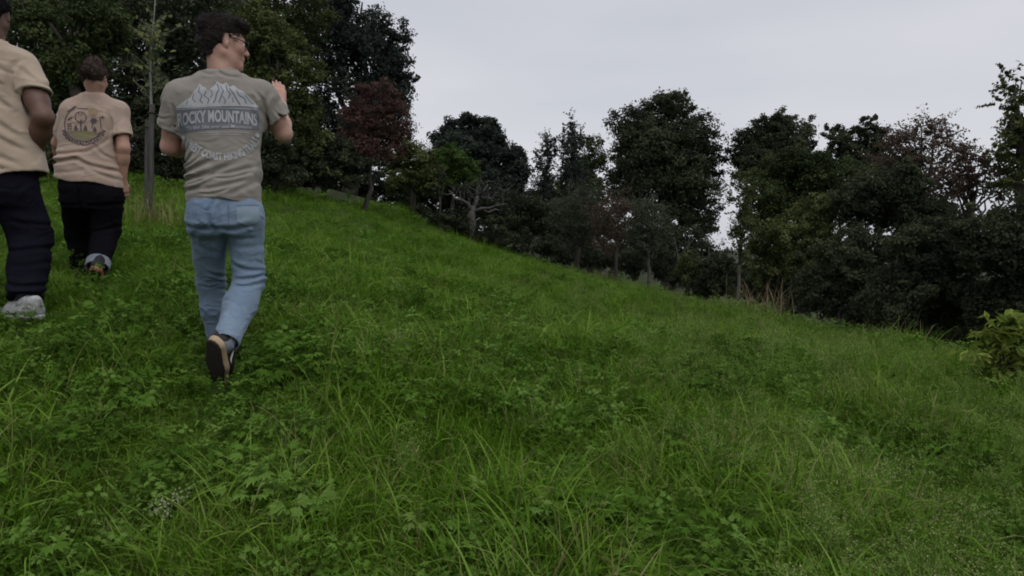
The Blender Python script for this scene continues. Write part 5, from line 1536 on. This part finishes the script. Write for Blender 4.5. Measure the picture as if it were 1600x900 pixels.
    ol.poly([I(112, 206)] + [I(x, 206 - 2.2 * math.sin((x - 112) / 46 * math.pi)) for x in range(118, 158, 6)] + [I(158, 208)] + [c(a, 23.5) for a in range(-28, -153, -10)])
    su.poly([I(124, 207), I(140, 209), I(152, 214), I(148, 215), I(135, 212), I(122, 210)])
    for x, y, h_ in ((126, 204, 9), (139, 204, 9.5), (151.5, 204.5, 8)):
        dk.poly([I(x - 3, y), I(x - 1.8, y - h_ * .55), I(x, y - h_), I(x + 1.8, y - h_ * .55), I(x + 3, y)]); dk.line([I(x, y + 2), I(x, y)], 1.20 * k)
    dk.line([I(133, 205), I(133, 188)], 1.80 * k); dk.line([I(133, 194), I(129.5, 189)], 1.05 * k); dk.line([I(133, 192), I(136, 188)], 1.05 * k)
    dk.line([I(133 + 7.5 * math.cos(t), 184 - 8.5 * math.sin(t)) for t in np.linspace(0, 6.283, 15)], 1.20 * k)
    dk.line([I(133 + 3 * math.cos(t), 178 - 2.4 * math.sin(t)) for t in np.linspace(0, 6.283, 9)], 0.90 * k)
    for a in range(0, 360, 45): dk.line([I(150.5, 188), I(150.5 + 4.6 * math.cos(math.radians(a)), 188 - 4.6 * math.sin(math.radians(a)))], 1.65 * k)
    dk.line([I(149, 192), I(147.5, 200)], 1.05 * k)
    dk.poly([I(113, 189), I(118, 185), I(123, 183.5), I(119.5, 187), I(116, 189)])
    for y in (194.5, 198, 202): dk.line([I(114, y), I(120, y)], 1.05 * k)
    dk.line([I(115, 205), I(115, 193)], 0.90 * k); dk.line([I(119, 205), I(119, 193)], 0.90 * k)
    dk.poly([I(119, 171.5), I(123, 168), I(126.5, 166), I(127, 169), I(123, 171.5)]); dk.line([I(114, 176), I(121, 171)], 1.20 * k)
    dk.poly([I(160, 183), I(162, 180.5), I(165.5, 181.5), I(163, 183.5)])
    def arc(u, v):
        a = math.radians(-163 + u * 150); rr = 32.0 - v / k
        return I(cx + rr * math.cos(a), cy - rr * math.sin(a))
    dk.text('PERMAWALDGARTEN', 5.6 * k, 78 * k, arc, .04)
    ol.lay('print_meadow', shirt, loc, back, shirt, M['print_olive'], ctr, wd, .0022, .014)
    su.lay('print_sun', shirt, loc, back, shirt, M['print_sun'], ctr, wd, .0026, .014)
    dk.lay('print_lettering', shirt, loc, back, shirt, M['print_dark'], ctr, wd, .0030, .014)
    # trousers
    lo, hi = bounds([P(85, 280, D), P(200, 440, D), knL, anL, anR], .08); lo[1] = 5.05; hi[1] = 5.95
    g = Field(lo, hi, .006)
    sec = []
    for px, py, hw, hd, d in [(143, 280, .215, .145, 5.475), (143, 296, .222, .15, 5.475), (143, 312, .218, .145, 5.48), (143, 326, .19, .12, 5.48)]:
        c_ = P(px, py, d); sec.append((c_[2], c_[0], c_[1], hw, hd))
    g.loft(sec, (1, .32), 0, 2.4)
    g.cone(P(121, 308, 5.49), knL, .118, .092, .03); g.cone(P(165, 308, 5.47), knR, .120, .098, .03)
    g.cone(knL, anL, .090, .062, .03)
    d_ = nrm(anR - knR); g.cone(knR, anR - d_ * .02, .097, .078, .03, clip=[(anR - d_ * .02, d_)])
    g.everywhere(wrinkles(61, 18, .005)); g.everywhere(creases([(140, 300, 142, 335, .012, .012), (100, 318, 138, 322, .006, .012), (148, 322, 188, 318, .006, .012), (150, 362, 184, 350, .008, .012), (108, 365, 135, 372, .007, .012)], D))
    g.clip(lambda p: p[..., 2] - P(143, 277, D)[2])
    tr = part_mesh(g, root, loc, 'trousers', M['black_cloth'], 2)
    g = Field(*bounds([anR], .16), .005)
    a0, a1 = anR - d_ * .065, anR + d_ * .008
    g.cone(a0, a1, .082, .080, 0, clip=[(a1, d_), (a0, -d_)]); g.cone(a0 - d_ * .02, a1 + d_ * .05, .068, .068, 0, 'cut')
    part_mesh(g, tr, loc, 'cuff', M['cuff_grey'])
    make_shoe(root, loc, P(150, 420, 5.22), P(150, 442, 5.45), np.array([.05, .5, .85]), (M['shoe_black'], M['shoe_red'], M['shoe_sole'], M['shoe_white']), width=.046)
    h = anL + np.array([0, -.05, -.07]); tt = h + np.array([-.02, .24, .03]); h[2] = ground_z(h[0], h[1])[0] + .03; tt[2] = ground_z(tt[0], tt[1])[0] + .03
    make_shoe(root, loc, h, tt, np.array([0, 0, 1.0]), (M['shoe_black'], M['shoe_red'], M['shoe_sole'], M['shoe_white']), width=.046)
    T = Tubes(); T.add(np.array([anR - d_ * .05, anR + d_ * .05]) - loc, [.048, .044], 12)
    link('sock', T.mesh('sock'), root, M['shoe_red'])
woman()

# ---- the man at the left edge in the cream t-shirt
def man_cream():
    D = 4.0
    loc = P(-15, 495, 4.05); loc[2] = ground_z(loc[0], loc[1])[0]
    root = empty('person', loc)
    tag(root, 'person in a cream t-shirt and black trousers at the left edge', 'person')
    hc = P(-12, 24, 3.99); A = head_axes(math.radians(-18), math.radians(10))
    nb = P(-14, 68, 3.98)
    shL, shR = P(-80, 106, 3.92), P(36, 103, 4.08)
    elL, wrL = P(-104, 190, 3.96), P(-88, 250, 4.14)
    elR, wrR = P(68, 184, 3.99), P(54, 250, 4.12)
    hipL, hipR = P(-46, 280, 3.97), P(18, 280, 4.07)
    knL, knR = P(-58, 372, 4.34), P(48, 368, 4.14)
    anL, anR = P(-62, 448, 4.44), P(40, 466, 3.98)
    lo, hi = bounds([hc + .17, hc - .17, elL, elR, wrR, wrL, anL, anR, hipL, shL, shR, knL], .10)
    g = Field(lo, hi, .006)
    w = add_head(g, hc, A, 1.02)
    g.cone(w(-.025, -.05, 0), nb + [0, 0, -.03], .060, .068, .03)
    tor = []
    for px, py, hw, hd, d in [(-15, 88, .14, .08, 3.99), (-16, 110, .18, .10, 4.0), (-17, 150, .18, .115, 4.02), (-16, 200, .17, .11, 4.02), (-14, 250, .175, .115, 4.01), (-13, 290, .18, .115, 4.01), (-13, 310, .16, .10, 4.01)]:
        c = P(px, py, d); tor.append((c[2], c[0], c[1], hw, hd))
    g.loft(tor, (1, .40), .03)
    for sh, el, wr in ((shL, elL, wrL), (shR, elR, wrR)):
        g.cone(nb + [0, 0, -.07], sh, .055, .06, .04); g.cone(sh, el, .064, .052, .03); g.cone(sh + (el - sh) * .3, sh + (el - sh) * .7, .062, .058, .03)
        g.cone(el, el + (wr - el) * .35, .052, .053, .02); g.cone(el + (wr - el) * .3, wr, .052, .031, .02)
    hand(g, wrR, np.array([-.25, .7, -.6]), np.array([-.9, -.2, 0]), np.array([0, 1, .4]), 1.04, .4, .05)
    hand(g, wrL, np.array([.1, .5, -.8]), np.array([.9, -.2, 0]), np.array([0, 1, .3]), 1.04, .4, .05)
    for hp, kn, an in ((hipL, knL, anL), (hipR, knR, anR)):
        g.cone(hp, kn, .09, .058, .03); g.cone(kn, an, .058, .04, .02)
    part_mesh(g, root, loc, 'body', M['skin_brown']); eyes(w, root, loc, 1.02)
    lo, hi = bounds([hc], .19)
    g = Field(lo, hi, .0045)
    g.ell(w(-.014, .038, 0), A, np.array([.108, .094, .085]), 0)
    g.cone(w(-.07, -.01, 0), w(-.062, -.045, 0), .058, .046, .03)
    g.everywhere(wrinkles(75, 120, .004))
    def hairline(p):
        q = (p - hc) @ A.T; f, u = q[..., 0], q[..., 1]
        line = np.interp(f, [-.13, -.06, -.03, .012, .030, .050, .085, .13], [-.065, -.052, .02, .022, .0, .050, .066, .075])
        return (line - u) * .8
    g.clip(hairline)
    hair = part_mesh(g, root, loc, 'hair', M['hair_black'])
    rng = np.random.default_rng(24)
    strands(hair, hair.data, loc, M['hair_black'], 2200, rng, .012, lambda p: rng.normal(size=(len(p), 3)), lambda p: np.ones(len(p), bool), .0016, .9)
    # t-shirt
    lo, hi = bounds([P(-125, 55, D), P(95, 295, D)], .05); lo[1] = 3.64; hi[1] = 4.42
    g = Field(lo, hi, .006)
    sec = []
    for px, py, hw, hd, d in [(-14, 72, .10, .08, 3.98), (-14, 84, .165, .10, 3.985), (-15, 105, .21, .13, 4.0), (-15, 130, .218, .15, 4.01), (-15, 160, .220, .155, 4.02), (-12, 200, .228, .158, 4.02), (-9, 235, .240, .162, 4.02), (-6, 262, .248, .165, 4.015), (-5, 290, .248, .165, 4.01)]:
        c = P(px, py, d); sec.append((c[2], c[0], c[1], hw, hd))
    g.loft(sec, (1, .40), 0, 2.35)
    for sh, tr_, out_ in ((shL, elL, -1), (shR, elR, 1)):
        g.cone(nb + [0.02 * out_, 0, -.05], sh + [0, 0, -.005], .068, .076, .05)
        ax = nrm(tr_ - sh); he = sh + (tr_ - sh) * .55; tilt = nrm(ax + np.array([-.22 * out_, 0, -.15]))
        g.cone(sh - ax * .02, he + ax * .07, .078, .092, .03, clip=[(he, tilt)])
        g.cone(he - tilt * .02, he + ax * .10, .074, .078, 0, 'cut')
    g.cone(nb + [0, .015, .02], nb + [0, .02, .2], .066, .11, .01, 'cut')
    t = np.linspace(0, 2 * math.pi, 17)
    ring = np.array([nb + np.array([.074 * math.cos(a), .012 + .068 * math.sin(a), -.004 - .02 * max(0, math.sin(a)) + .010 * abs(math.cos(a))]) for a in t])
    for a, b in zip(ring[:-1], ring[1:]): g.cone(a, b, .009, .009, .006)
    g.everywhere(wrinkles(81, 14, .0045, (1, 1, .6))); g.everywhere(wrinkles(82, 32, .0018))
    g.everywhere(creases([(34, 100, 32, 150, .010, .012), (-5, 130, 30, 175, .007, .014), (-10, 165, 38, 215, .007, .014), (-10, 195, 42, 235, .007, .014), (-20, 220, 40, 258, .007, .014), (-30, 250, 30, 268, .005, .014), (5, 95, 30, 120, .006, .012), (40, 110, 75, 135, .005, .012), (-10, 100, 22, 140, .005, .012), (55, 100, 78, 125, .004, .012)], D))
    g.clip(lambda p: (P(0, 277, D)[2] + .9 * np.maximum(p[..., 0] - P(22, 277, D)[0], 0) ** 1.0 * .35 + .006 * np.sin(p[..., 0] * 25)) - p[..., 2])
    sec2 = [(s_[0], s_[1], s_[2], s_[3] - .014, s_[4] - .014) for s_ in sec if s_[0] < P(0, 245, D)[2]]
    g.loft(sec2, (1, .40), 0, 2.35, 'cut')
    part_mesh(g, root, loc, 'shirt', M['shirt_cream'], 2)
    # trousers
    lo, hi = bounds([P(-110, 240, D), P(100, 470, D), knL, anL], .08); lo[1] = 3.6; hi[1] = 4.64
    g = Field(lo, hi, .006)
    sec = []
    for px, py, hw, hd, d in [(-12, 240, .20, .145, 4.01), (-12, 265, .215, .150, 4.01), (-12, 285, .222, .152, 4.01), (-11, 305, .215, .145, 4.01), (-10, 322, .19, .12, 4.01)]:
        c_ = P(px, py, d); sec.append((c_[2], c_[0], c_[1], hw, hd))
    g.loft(sec, (1, .40), 0, 2.4)
    g.cone(P(22, 300, 4.05), knR, .125, .112, .03); g.cone(P(-46, 300, 3.98), knL, .120, .098, .03)
    g.cone(knR, knR + (anR - knR) * .5, .108, .096, .03); g.cone(knR + (anR - knR) * .45, anR + [0, 0, .01], .096, .086, .03, clip=[(anR + [0, 0, .0], nrm(anR - knR))])
    g.cone(knL, anL, .097, .08, .03)
    g.everywhere(wrinkles(91, 16, .006)); g.everywhere(creases([(10, 392, 75, 382, .010, .014), (15, 440, 70, 446, .010, .013), (15, 452, 68, 458, .008, .012), (20, 345, 80, 350, .006, .014), (25, 415, 70, 408, .006, .014)], D))
    g.clip(lambda p: p[..., 2] - P(0, 244, D)[2])
    part_mesh(g, root, loc, 'trousers', M['navy_cloth'], 2)
    def flat_shoe(h, t_, lift=.03):
        make_shoe(root, loc, h, t_, np.array([0, 0, 1.0]), (M['shoe_grey'], M['shoe_white'], M['shoe_sole'], M['shoe_grey']), width=.056)
    h = P(62, 497, 3.90); t_ = P(-8, 494, 4.10)
    make_shoe(root, loc, h, t_, np.array([.12, -.1, 1.0]), (M['shoe_grey'], M['shoe_white'], M['shoe_sole'], M['shoe_grey']), width=.056)
    h = anL + np.array([.01, -.05, -.09]); t_ = h + np.array([-.03, .27, .03]); h[2] = ground_z(h[0], h[1])[0] + .03; t_[2] = ground_z(t_[0], t_[1])[0] + .03
    flat_shoe(h, t_)
    T = Tubes(); T.add(np.array([anR + [0, 0, .06], anR + [0, 0, -.05]]) - loc, [.05, .048], 12)
    link('sock', T.mesh('sock'), root, M['sock'])
man_cream()
